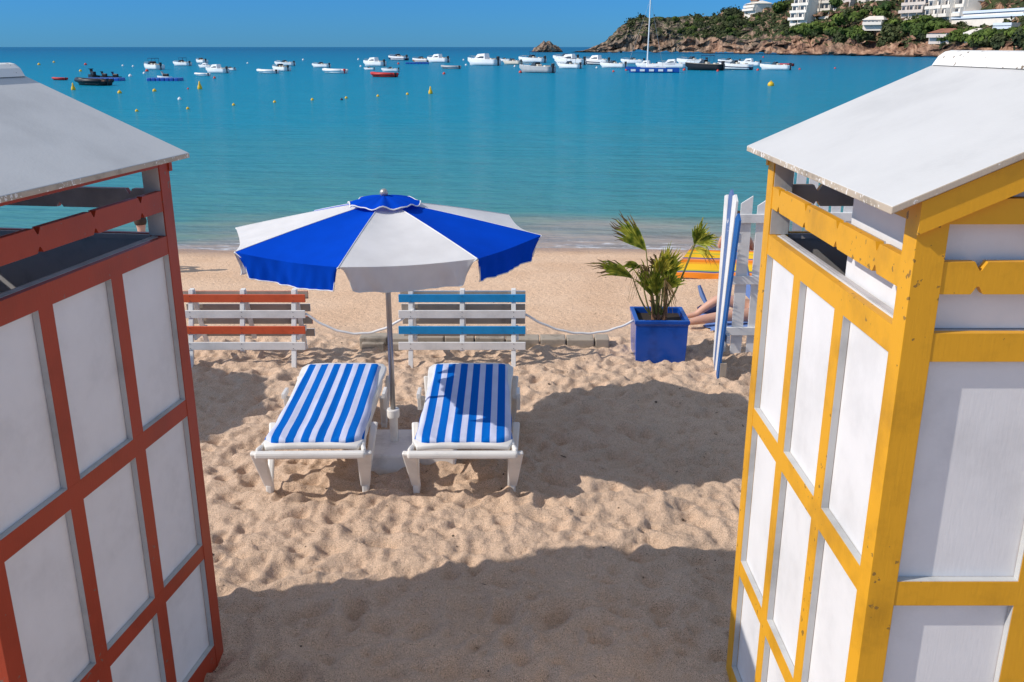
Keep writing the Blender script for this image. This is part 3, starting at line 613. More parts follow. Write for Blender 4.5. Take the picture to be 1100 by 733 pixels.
def deck_mb(L0, B, H, sheer=.25, tr=.85, open_=.45):
    mb = MB(); st_ = 12; vs_ = []; rows = []
    for i in range(st_ + 1):
        t = i / st_; x = -L0 / 2 + L0 * t
        w_ = B / 2 * (math.sin(min(1, t / .62) * math.pi / 2) ** .8) * (1 if t < .62 else 1 - (1 - tr) * (t - .62) / .38) if t > 0 else .01
        z = H * (1 + sheer * (1 - t) ** 2) - .02; inner = w_ * .72
        dz = 0 if t < open_ else -H * .45
        vs_ += [(x, -w_, z), (x, -inner, z + .05 * H), (x, -inner * .97, z + dz + .05 * H), (x, inner * .97, z + dz + .05 * H), (x, inner, z + .05 * H), (x, w_, z)]
    fs = [(i * 6 + k, i * 6 + k + 1, (i + 1) * 6 + k + 1, (i + 1) * 6 + k) for i in range(st_) for k in range(5)]
    return mb.add(vs_, fs)
def boat(kind, px0, px1, row, label, hull='boat_white', deck='boat_white', turn=0, engine='boat_black', cat='boat', stripe=None, extra=None):
    turn = turn * .7 - 34 if kind != 'cat' else -8
    c = at((px0 + px1) / 2, row - .3, SEA); d = c.y * cT + (CAM_H - SEA) * sT; Lb = (px1 - px0) / FPX * d / max(.55, abs(math.cos(R(turn)))) * 1.06
    B = Lb * {'dinghy': .34, 'jet': .4, 'cabin': .34, 'open': .36, 'cat': .45}[kind]; H = Lb * {'dinghy': .095, 'jet': .2, 'cabin': .16, 'open': .15, 'cat': .085}[kind]
    nm = {'dinghy': 'inflatable_dinghy', 'jet': 'jet_ski', 'cabin': 'cabin_cruiser', 'open': 'motorboat', 'cat': 'sailing_catamaran'}[kind]
    r_ = empty(nm, c, R(turn + {'j': 0}.get('', 0)), label, cat, 'boats moored in the bay')
    if kind == 'cat':
        for sgn in (-1, 1):
            h = hull_mb(Lb, B * .22, H, .7); h.v = [(x, y + sgn * B * .36, z) for x, y, z in h.v]; h.build('hull', M[hull], r_)
        k = MB(); k.box(-Lb * .22, Lb * .25, -B * .42, B * .42, H * .95, H * 1.25); k.build('deck', M[deck], r_)
        k = MB(); k.bar((-Lb * .1, 0, H * 1.5), (Lb * .42, 0, H * 1.9), .22, .34); k.build('furled_sail', M['boat_white'], r_)
        zt = 11.8; k = MB(); k.tube([(-Lb * .1, 0, H), (-Lb * .085, 0, zt)], [.10, .06], 8); mst = k.build('mast', M['boat_white'], r_)
        k = MB()
        for q in ((-Lb * .48, 0), (Lb * .2, B * .4), (Lb * .2, -B * .4)): k.tube([(q[0], q[1], H), (-Lb * .087, 0, zt * .82)], .012, 4)
        k.build('rigging', M['steel'], mst)
        k = MB()
        for q in range(5): k.box(-Lb * .4 + q * Lb * .17, -Lb * .4 + q * Lb * .17 + Lb * .09, -B * .36 - B * .113, -B * .36 - B * .108, H * .3, H * .75)
        k.build('lettering_patch', M['boat_white'], r_)
        return r_
    h = hull_mb(Lb, B, H, .92); ho = h.build('hull', M[hull], r_, smooth=True)
    if stripe:
        k = hull_mb(Lb * 1.004, B * 1.012, H * .55, sheer=.45); k.v = [(x, y, z) for x, y, z in k.v]; k.build('boot_stripe', M[stripe], ho, smooth=True)
    deck_mb(Lb, B, H, open_=.40 if kind != 'cabin' else .62).build('deck', M[deck], r_)
    if kind == 'dinghy':
        k = MB()
        for sgn in (-1, 1): k.tube([(-Lb * .47, sgn * B * .03, H * 1.25), (-Lb * .36, sgn * B * .30, H * 1.08), (-Lb * .12, sgn * B * .47, H), (Lb * .49, sgn * B * .45, H)], H * .42, 8)
        k.build('tube', M[hull], r_, smooth=True)
        k = MB(); k.box(Lb * .0, Lb * .12, -B * .3, B * .3, H * .6, H * 1.15); k.build('seat', M['boat_grey'], r_)
    if kind in ('open', 'cabin'):
        z0 = H * 1.02; k = MB(); x0 = -Lb * (.10 if kind == 'open' else .18); hh = Lb * .11
        k.add([(x0, -B * .33, z0), (x0, B * .33, z0), (x0 + hh * .9, B * .27, z0 + hh), (x0 + hh * .9, -B * .27, z0 + hh),
               (x0 + Lb * .16, B * .36, z0), (x0 + Lb * .16, B * .29, z0 + hh * .9), (x0 + Lb * .16, -B * .36, z0), (x0 + Lb * .16, -B * .29, z0 + hh * .9)],
              [(0, 1, 2, 3), (1, 4, 5, 2), (0, 3, 7, 6), (2, 5, 7, 3)]); k.build('windshield', M['glass'], r_)
        k = MB(); k.box(Lb * .06, Lb * .13, -B * .25, -B * .06, H * .6, H * 1.35).box(Lb * .06, Lb * .13, B * .06, B * .25, H * .6, H * 1.35).box(Lb * .30, Lb * .36, -B * .3, B * .3, H * .6, H * 1.2)
        k.build('seat', M['boat_cream'], r_, bevel=.02)
        k = MB(); k.tube([(-Lb * .46, 0, H * 1.5), (-Lb * .3, B * .3, H * 1.55), (-Lb * .1, B * .45, H * 1.4)], Lb * .004, 5).tube([(-Lb * .46, 0, H * 1.5), (-Lb * .3, -B * .3, H * 1.55), (-Lb * .1, -B * .45, H * 1.4)], Lb * .004, 5)
        for q in ((-.46, 0), (-.3, .3), (-.3, -.3)): k.tube([(Lb * q[0], B * q[1], H * 1.1), (Lb * q[0], B * q[1], H * 1.53)], Lb * .004, 5)
        k.build('bow_rail', M['steel'], r_)
    if kind == 'cabin':
        z0 = H * 1.0; k = MB(); k.add([(-Lb * .22, -B * .36, z0), (-Lb * .22, B * .36, z0), (Lb * .16, B * .38, z0), (Lb * .16, -B * .38, z0),
               (-Lb * .10, -B * .27, z0 + Lb * .135), (-Lb * .10, B * .27, z0 + Lb * .135), (Lb * .14, B * .3, z0 + Lb * .15), (Lb * .14, -B * .3, z0 + Lb * .15)],
              [(0, 1, 5, 4), (1, 2, 6, 5), (2, 3, 7, 6), (3, 0, 4, 7), (4, 5, 6, 7)]); cb = k.build('cabin', M['boat_white'], r_, bevel=.03)
        k = MB()
        for sgn in (-1, 1): k.add([(-Lb * .12, sgn * B * .347, z0 + Lb * .03), (Lb * .12, sgn * B * .372, z0 + Lb * .03), (Lb * .115, sgn * B * .332, z0 + Lb * .08), (-Lb * .08, sgn * B * .302, z0 + Lb * .08)], [(0, 1, 2, 3)])
        k.build('side_window', M['glass'], cb)
    if extra == 'canopy':
        k = MB(); k.box(-Lb * .02, Lb * .22, -B * .36, B * .36, H * 2.3, H * 2.4)
        for q in ((-.01, .34), (-.01, -.34), (.21, .34), (.21, -.34)): k.bar((Lb * q[0], B * q[1], H), (Lb * q[0], B * q[1], H * 2.3), .03, .03)
        k.build('bimini', M['boat_navy'], r_)
    if kind == 'jet':
        k = MB(); k.box(-Lb * .05, Lb * .35, -B * .18, B * .18, H * 1.0, H * 1.9); k.build('seat', M['boat_black'], r_, bevel=.06)
        k = MB(); k.bar((-Lb * .02, 0, H * 1.2), (-Lb * .12, 0, H * 2.5), B * .3, B * .2).bar((-Lb * .12, -B * .3, H * 2.5), (-Lb * .12, B * .3, H * 2.5), .06, .06); k.build('handlebar', M[deck], r_)
    elif engine:
        k = MB(); k.box(Lb * .475, Lb * .54, -Lb * .03, Lb * .03, H * .85, H * 1.5).box(Lb * .49, Lb * .53, -Lb * .012, Lb * .012, -H * .2, H * .9); k.build('outboard', M[engine], r_, bevel=.02)
    return r_
BO = [
 ('dinghy', 55, 72, 86.5, 'small red inflatable with black top, leftmost boat in the bay', 'boat_red', 'boat_black', 15),
 ('dinghy', 78, 119, 92, 'long dark dinghy with an orange red bow in front of the jet skis', 'boat_black', 'boat_brown', 5),
 ('jet', 93, 107, 86, 'first black covered jet ski from the left in the raft of three', 'boat_black', 'boat_black', -20),
 ('jet', 105, 118, 85.5, 'middle black covered jet ski in the raft of three', 'boat_black', 'boat_black', 10),
 ('jet', 116, 130, 86, 'black jet ski at the right end of the raft, on a blue float', 'boat_black', 'boat_navy', 20),
 ('open', 152, 176, 75.2, 'white motorboat alone above the lone jet ski', 'boat_white', 'boat_white', -8),
 ('jet', 169, 184, 86, 'white and grey jet ski sitting on a long blue float', 'boat_white', 'boat_grey', 30),
 ('open', 185, 205, 71.2, 'white motorboat with small dark canopy, second of the left cluster', 'boat_white', 'boat_white', 12),
 ('open', 209, 223, 68.2, 'farthest white boat of the cluster near the left', 'boat_white', 'boat_white', -15),
 ('cabin', 213, 228, 73.5, 'small white cabin boat in the middle of the left cluster', 'boat_white', 'boat_white', 20),
 ('cabin', 220, 245, 79, 'largest white boat of the left cluster, with dark engine', 'boat_white', 'boat_white', 10),
 ('dinghy', 208, 225, 82, 'low white dinghy in front of the left cluster', 'boat_white', 'boat_grey', 0),
 ('open', 241, 253, 76, 'white boat with dark stern at the right end of the left cluster', 'boat_white', 'boat_navy', 8),
 ('dinghy', 275, 298, 79.3, 'low white dinghy with black engine at the left of the second cluster', 'boat_white', 'boat_grey', 0),
 ('open', 295, 316, 71.2, 'white motorboat at the back of the second cluster', 'boat_white', 'boat_white', 25),
 ('open', 291, 311, 76.8, 'white motorboat in the middle of the second cluster', 'boat_white', 'boat_cream', -12),
 ('open', 335, 354, 73, 'white motorboat with reddish bow behind the grey dinghy', 'boat_white', 'boat_white', 15),
 ('dinghy', 346, 371, 79.2, 'pale grey dinghy with a red outboard', 'boat_white', 'boat_grey', -5),
 ('cabin', 390, 413, 71.5, 'white cabin boat behind the red inflatable', 'boat_white', 'boat_white', 0),
 ('open', 391, 402, 75.5, 'small white boat tucked left above the red inflatable', 'boat_white', 'boat_white', 20),
 ('open', 410, 428, 77.5, 'white motorboat with dark stern touching the red inflatable', 'boat_white', 'boat_white', 30),
 ('dinghy', 398, 425, 83.2, 'bright red inflatable boat nearest the beach', 'boat_red', 'boat_red', 3),
 ('open', 417, 437, 65.2, 'dark striped speedboat alone farthest out in the bay', 'boat_white', 'boat_brown', 0),
 ('open', 443, 461, 67.3, 'low speedboat left of the large far cruiser', 'boat_white', 'boat_brown', 0),
 ('cabin', 459, 481, 67.6, 'large white cruiser with a band of side windows, far out', 'boat_white', 'boat_white', 0),
 ('dinghy', 474, 493, 74.4, 'small grey white dinghy below the far cruiser', 'boat_grey', 'boat_grey', 0),
 ('cabin', 503, 534, 70.8, 'white cruiser with antenna and black engine left of the main fleet', 'boat_white', 'boat_white', 0),
 ('open', 535, 548, 66.5, 'small white boat right of the cruiser with antenna', 'boat_white', 'boat_white', 10),
 ('open', 541, 559, 69.8, 'cream sided boat in front of a small white one', 'boat_cream', 'boat_white', -5),
 ('open', 558, 584, 67.8, 'white boat with canopy behind the big grey hulled boat', 'boat_white', 'boat_white', 5),
 ('open', 559, 592, 78.6, 'big grey hulled motorboat with windshield in front of the fleet', 'boat_grey', 'boat_white', -3),
 ('open', 595, 619, 66.2, 'white boat with red trim at the back of the middle group', 'boat_white', 'boat_white', 0),
 ('cabin', 597, 626, 70.0, 'white cabin boat in the middle of the middle group', 'boat_white', 'boat_white', 5),
 ('open', 600, 622, 74, 'white boat nearest the beach in the middle group', 'boat_white', 'boat_grey', -4),
 ('cabin', 628, 652, 70, 'cruiser with dark lower hull left of the blue catamaran', 'boat_white', 'boat_white', -5),
 ('open', 646, 670, 73.4, 'white open boat just left of the blue catamaran', 'boat_white', 'boat_white', 3),
 ('open', 668, 690, 69, 'white motorboat directly behind the catamaran mast', 'boat_white', 'boat_white', 10),
 ('cat', 674, 727, 78.3, 'blue catamaran with white deck and a tall bare mast', 'boat_blue', 'boat_white', 0),
 ('cabin', 684, 704, 73, 'small white cabin boat half hidden behind the blue catamaran', 'boat_white', 'boat_white', 10),
 ('cabin', 708, 734, 73.8, 'white cruiser with black engine just right of the catamaran', 'boat_white', 'boat_white', 12),
 ('open', 729, 756, 69.8, 'pale grey boat behind the black hulled boat', 'boat_white', 'boat_grey', 5),
 ('open', 739, 772, 76, 'black hulled motorboat with cream deck', 'boat_black', 'boat_cream', -3),
 ('open', 773, 792, 69.2, 'white boat behind the white boat with a dark side stripe', 'boat_white', 'boat_white', 0),
 ('open', 773.5, 803, 75.4, 'white motorboat with a dark side stripe and no engine showing', 'boat_white', 'boat_white', -3),
 ('cabin', 794, 814, 71.4, 'white cabin boat between the striped boat and the red one', 'boat_white', 'boat_white', 0),
 ('dinghy', 834, 850, 71.5, 'low red boat half hidden at the right end of the fleet', 'boat_red', 'boat_red', 0),
 ('open', 819, 845, 75.6, 'white open boat with black engine, last on the right', 'boat_white', 'boat_white', 0),
]
for i, b in enumerate(BO):
    dk = b[6]
    st_ = None
    if 'dark lower hull' in b[4]: st_ = 'boat_navy'
    elif 'dark side stripe' in b[4] or 'dark striped' in b[4]: st_ = 'boat_navy'
    elif 'low speedboat' in b[4]: st_ = 'boat_brown'
    eng = 'boat_red' if 'red outboard' in b[4] else ('boat_black' if 'no engine' not in b[4] else None)
    if b[0] == 'cabin' and i % 2: eng = None
    boat(b[0], b[1], b[2], b[3], b[4], b[5], b[6], b[7], eng, stripe=st_, extra='canopy' if 'canopy' in b[4] or (b[0] == 'open' and i % 4 == 1) else None)
for (x0, x1, row, lab) in ((93, 132, 87, 'blue jet ski float under the three black jet skis'), (161, 195, 87, 'long blue jet ski float under the lone white jet ski'), (436, 461, 68.8, 'low blue float beside the far speedboat')):
    a = at(x0, row, SEA); b = at(x1, row, SEA); k = MB(); n = 7; W = (b.x - a.x)
    for q in range(n): k.box(a.x + W * q / n, a.x + W * (q + .9) / n, a.y - .9, a.y + .9, SEA - .1, SEA + .32)
    o = k.build('floating_dock', M['boat_blue'], bevel=.08); tag(o, lab, 'float', 'jet ski floats')
# buoys
def buoy(px, row, kind, size, label, idx):
    c = at(px, row, SEA); d = c.y * cT; r_ = size / FPX * d / 2
    m = {'y': 'by', 'r': 'br', 'w': 'bw', 'd': 'bd', 'Y': 'by'}[kind]; k = MB()
    if kind == 'Y':
        k.lathe([(r_ * .05, -r_ * .6), (r_ * .9, -r_ * .3), (r_ * 1.05, r_ * .5), (r_ * .9, r_ * 1.2), (r_ * .45, r_ * 2.2), (r_ * .3, r_ * 3.2), (r_ * .05, r_ * 3.5)], 14)
    else:
        k.lathe([(r_ * math.sin(a), r_ * (.35 - math.cos(a))) for a in [.05 + i * .3038 for i in range(11)]], 14); k.lathe([(r_ * .18, r_ * 1.25), (r_ * .2, r_ * 1.6), (.01, r_ * 1.62)], 8)
    o = k.build('marker_buoy', M[m], smooth=True); o.location = c; tag(o, label, 'buoy', 'buoys floating in the bay')
BU = [(42, 70, 'y', 3), (58, 67.5, 'y', 2.4), (86.6, 77, 'y', 3), (79, 97, 'Y', 4.5), (128.6, 100.5, 'y', 4.6), (166, 98.5, 'y', 4.2), (214.8, 96, 'Y', 5), (201.8, 117.5, 'y', 3.5), (147, 120, 'y', 3.6),
      (251, 113.5, 'y', 3.4), (295, 110.5, 'y', 3.4), (335.5, 108, 'y', 3.4), (372, 106, 'y', 3.2), (406, 104, 'y', 3.2), (437.7, 102, 'y', 3.2), (462.5, 101, 'Y', 4.6), (828, 92.5, 'y', 7),
      (92, 70, 'r', 3), (158, 77, 'r', 3.6), (230.5, 84.5, 'r', 3), (477, 80, 'r', 3.2), (428, 69.2, 'r', 2.6), (559, 78.5, 'r', 3.6), (659, 77.5, 'r', 2.6), (673, 76, 'r', 3.4), (735, 76, 'r', 3.4),
      (771, 77, 'r', 3), (814, 76, 'r', 3), (820, 62, 'r', 2), (859, 75, 'r', 2.4), (897, 74, 'r', 2.2), (202, 96, 'r', 2.2),
      (132, 71.3, 'w', 2.4), (143, 72, 'w', 2.4), (140, 82.5, 'w', 3.8), (155, 79.5, 'w', 3), (193, 107.5, 'w', 4.2), (266, 68.5, 'w', 2), (325.7, 65, 'w', 2.4), (385, 64.5, 'w', 2.2), (387.5, 72, 'w', 2.4),
      (498, 65, 'w', 2), (500.6, 70.5, 'w', 2.4), (553, 72, 'w', 2.4), (594, 72, 'w', 2.4), (641, 73.5, 'w', 2.4), (367, 107.8, 'd', 3.2)]
ORD = ['leftmost', 'second', 'third', 'fourth', 'fifth', 'sixth', 'seventh', 'eighth', 'ninth', 'tenth', 'eleventh', 'twelfth', 'thirteenth', 'fourteenth', 'fifteenth', 'sixteenth']
for kind, words in (('y', 'small round yellow buoy'), ('Y', 'tall cone topped yellow buoy'), ('r', 'red mooring buoy'), ('w', 'small white mooring ball'), ('d', 'dark buoy beside a yellow one')):
    lst = sorted(b for b in BU if b[2] == kind)
    for i, b in enumerate(lst):
        lab = words if kind == 'd' else ('%s, %s of its kind%s' % (words, ORD[i], '' if i == 0 else ' from the left'))
        if b[0] == 828: lab = 'largest round yellow buoy, alone in open water below the right of the fleet'
        buoy(b[0], b[1], kind, b[3], lab, i)

# ------------------------------------------------------------------ beach huts
HW, HD = .66, .685
def notched(u0, u1, z0, z1, t0, t1, step, first):
    """board profile with small V notches top and bottom; extruded between t0 and t1, as (u, t, z)"""
    top = [(u0, z1)]; bot = [(u0, z0)]; u = first; w_ = .016
    while u < u1 - .03:
        top += [(u - w_, z1), (u - .003, z1 - .022), (u + .003, z1 - .022), (u + w_, z1)]
        bot += [(u - w_, z0), (u - .003, z0 + .020), (u + .003, z0 + .020), (u + w_, z0)]
        u += step
    top.append((u1, z1)); bot.append((u1, z0))
    n = len(top); vs_ = []; 
    for t in (t0, t1): vs_ += [(a, t, b) for a, b in bot] + [(a, t, b) for a, b in top]
    fs = []
    for i in range(n - 1):
        fs += [(i, i + 1, n + i + 1, n + i), (2 * n + i, 3 * n + i, 3 * n + i + 1, 2 * n + i + 1), (i, 2 * n + i, 2 * n + i + 1, i + 1), (n + i, n + i + 1, 3 * n + i + 1, 3 * n + i)]
    fs += [(0, n, 3 * n, 2 * n), (n - 1, 3 * n - 1, 4 * n - 1, 2 * n - 1)]
    return vs_, fs
RAILS = [(-.25, .06), (.536, .606), (1.251, 1.327), (1.978, 2.054)]
def hut(name, loc, rz, frame_m, label, baffle=False, front_closed=False):
    root = empty(name, loc, rz, label, 'beach hut', 'beach changing huts')
    def wall(length, ori, closed=False, cover=None):
        # local wall frame: u along the wall, t outward (0 = outer face), z up
        def X_(p):
            u, t, z = p
            if ori == 'E': return (HW + t, u, z)
            if ori == 'W': return (-HW - t, -u, z)
            if ori == 'N': return (-u, HD + t, z)
            return (u, -HD - t, z)
        def bx(mb, u0, u1, t0, t1, z0, z1, mi=0):
            mb.add([X_((u, t, z)) for z in (z0, z1) for t in (t0, t1) for u in (u0, u1)], [(0, 2, 3, 1), (4, 5, 7, 6), (0, 1, 5, 4), (2, 6, 7, 3), (0, 4, 6, 2), (1, 3, 7, 5)], mi)
        hl = length / 2; post = .075; pw = (length - 2 * post - 2 * .075) / 3
        T = -.026
        bd = MB(); bx(bd, -hl + .04, hl - .04, T - .014, T, -.25, 2.05)
        board = bd.build('wall', M['panel'], root)
        # grey inner lining
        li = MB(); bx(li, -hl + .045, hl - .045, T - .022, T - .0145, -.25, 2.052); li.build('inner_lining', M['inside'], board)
        fr = MB()
        muls = [(-hl + post + pw * (i + 1) + .075 * i, -hl + post + pw * (i + 1) + .075 * (i + 1)) for i in range(2)]
        for z0, z1 in RAILS: bx(fr, -hl + post, hl - post, T + .001, 0, z0, z1)
        # solid top rail in front of and behind the lining so the opening has a sill
        bx(fr, -hl + post, hl - post, -.062, T - .023, 2.035, 2.054, 2)
        for k in range(len(RAILS) - 1):
            for a, b in muls: bx(fr, a, b, T + .001, -.0005, RAILS[k][1], RAILS[k + 1][0])
        bx(fr, -hl + post, hl - post, -.05, 0, 2.335, 2.398)
        # pale reveals lining each recessed panel, on the frame's own edges
        for k in range(len(RAILS) - 1):
            z0, z1 = RAILS[k][1], RAILS[k + 1][0]; us = [-hl + post] + [q for m_ in muls for q in m_] + [hl - post]
            for q in range(0, 6, 2):
                u0, u1 = us[q], us[q + 1]
                bx(fr, u0, u0 + .002, T + .002, -.002, z0, z1, 1); bx(fr, u1 - .002, u1, T + .002, -.002, z0, z1, 1)
                bx(fr, u0 + .002, u1 - .002, T + .002, -.002, z0, z0 + .002, 1); bx(fr, u0 + .002, u1 - .002, T + .002, -.002, z1 - .002, z1, 1)
        f_ = fr.build('wall_frame', [frame_m, M['reveal'], M['inside']], root)
        vs_, fs = notched(-hl + post, hl - post, 2.157, 2.24, -.024, -.001, .32, -hl + .17)
        nb = MB(); nb.add([X_(p) for p in vs_], fs); nb.build('notched_board', frame_m, f_)
        vs_, fs = notched(-hl + post, hl - post, 2.1575, 2.2395, -.030, -.0245, .32, -hl + .17)
        nb = MB(); nb.add([X_(p) for p in vs_], fs); nb.build('notched_backing', M['inside'], f_)
        if closed:
            cb = MB(); bx(cb, -hl + post, hl - post, -.06, -.0455, 2.055, 2.334); cb.build('vent_cover', M['panel'], f_)
        if cover:
            cb = MB(); bx(cb, cover[0], cover[1], -.085, -.070, 1.95, 2.42); cb.build('loose_board', M['panel'], f_)
    wall(2 * HD, 'E'); wall(2 * HD, 'W', cover=(.05, .66) if baffle else None); wall(2 * HW, 'N'); wall(2 * HW, 'S', closed=front_closed)
    for sx_ in (-1, 1):
        for sy_ in (-1, 1):
            k = MB(); x1, y1 = sx_ * (HW + .002), sy_ * (HD + .002); x0, y0 = sx_ * (HW - .075), sy_ * (HD - .075)
            k.box(min(x0, x1), max(x0, x1), min(y0, y1), max(y0, y1), -.25, 2.398)
            # pale inside faces towards the slots
            k.box(min(x0, x0 - sx_ * .002), max(x0, x0 - sx_ * .002), min(y0, sy_ * (HD - .004)), max(y0, sy_ * (HD - .004)), 2.055, 2.334, 1)
            k.box(min(x0, sx_ * (HW - .004)), max(x0, sx_ * (HW - .004)), min(y0, y0 - sy_ * .002), max(y0, y0 - sy_ * .002), 2.055, 2.334, 1)
            k.build('corner_post', [frame_m, M['reveal']], root, bevel=.003)
    # gable infill and barge boards
    sl = .443
    for sy_ in (-1, 1):
        g = MB(); y0 = sy_ * (HD - .04); y1 = sy_ * (HD - .02); a, b = min(y0, y1), max(y0, y1)
        g.add([(-HW + .08, a, 2.40), (HW - .08, a, 2.40), (0, a, 2.40 + sl * HW - .01), (-HW + .08, b, 2.40), (HW - .08, b, 2.40), (0, b, 2.40 + sl * HW - .01)], [(0, 1, 2), (3, 5, 4), (0, 3, 4, 1), (1, 4, 5, 2), (2, 5, 3, 0)])
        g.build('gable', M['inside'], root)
        for sx_ in (-1, 1):
            bb = MB(); ya, yb = sorted((sy_ * (HD - .005), sy_ * (HD + .019)))
            P = lambda x, dz: (sx_ * x, 2.40 + sl * (HW - x) + dz)
            q = [P(.0, -.003), P(.668, -.003), P(.668, -.085), P(.60, -.085), P(.0, -.085)]
            bb.add([(x, ya, z) for x, z in q] + [(x, yb, z) for x, z in q], [(0, 1, 2, 3, 4), (9, 8, 7, 6, 5), (0, 5, 6, 1), (1, 6, 7, 2), (2, 7, 8, 3), (3, 8, 9, 4), (4, 9, 5, 0)])
            bb.build('barge_board', frame_m, root)
    # roof
    rf = MB(); ov = .745; yo = HD + .030; th = .020
    for sx_ in (-1, 1):
        P = lambda x, dz: (sx_ * x, 2.401 + sl * (HW - x) + dz)
        x0, z0 = P(0.0015, 0); x1, z1 = P(ov, 0)
        rf.add([(x0, -yo, z0), (x1, -yo, z1), (x1, yo, z1), (x0, yo, z0), (x0, -yo, z0 + th), (x1, -yo, z1 + th), (x1, yo, z1 + th), (x0, yo, z0 + th)],
               [(0, 3, 2, 1)], 1)
        b_ = len(rf.v) - 8
        for f, mi in (((4, 5, 6, 7), 0), ((0, 1, 5, 4), 1), ((1, 2, 6, 5), 1), ((2, 3, 7, 6), 1), ((3, 0, 4, 7), 1)): rf.f.append(tuple(b_ + i for i in f)); rf.m.append(mi)
    r_ = rf.build('roof', [M['roof'], M['roof_edge']], root, bevel=.003)
    cp = MB(); zr = 2.401 + sl * HW + th
    prof_ = [(-.075, -.028), (-.055, .004), (-.03, .020), (0, .025), (.03, .020), (.055, .004), (.075, -.028), (.04, -.012), (0, .006), (-.04, -.012)]
    n = len(prof_); ys_ = [-yo - .02, -yo, yo - .02, yo]; vs_ = []
    for j, y_ in enumerate(ys_):
        k = .8 if j in (0, 3) else 1
        vs_ += [(x * k, y_, zr + z) for x, z in prof_]
    fs = [(j * n + i, j * n + (i + 1) % n, (j + 1) * n + (i + 1) % n, (j + 1) * n + i) for j in range(3) for i in range(n)] + [tuple(range(n)), tuple(reversed(range(3 * n, 4 * n)))]
    cp.add(vs_, fs); cp.build('ridge_cap', M['cap'], r_)
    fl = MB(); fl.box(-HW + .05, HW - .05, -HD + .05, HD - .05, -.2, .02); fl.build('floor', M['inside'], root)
    return root
hut('beach_hut', (-2.17, 3.235, 0), -R(8.1), M['red'], 'brick red and white beach hut with white roof on the left')
hut('beach_hut', (1.66, 2.915, .05), 0, M['yellow'], 'mustard yellow and white beach hut with white roof on the right', True, True)

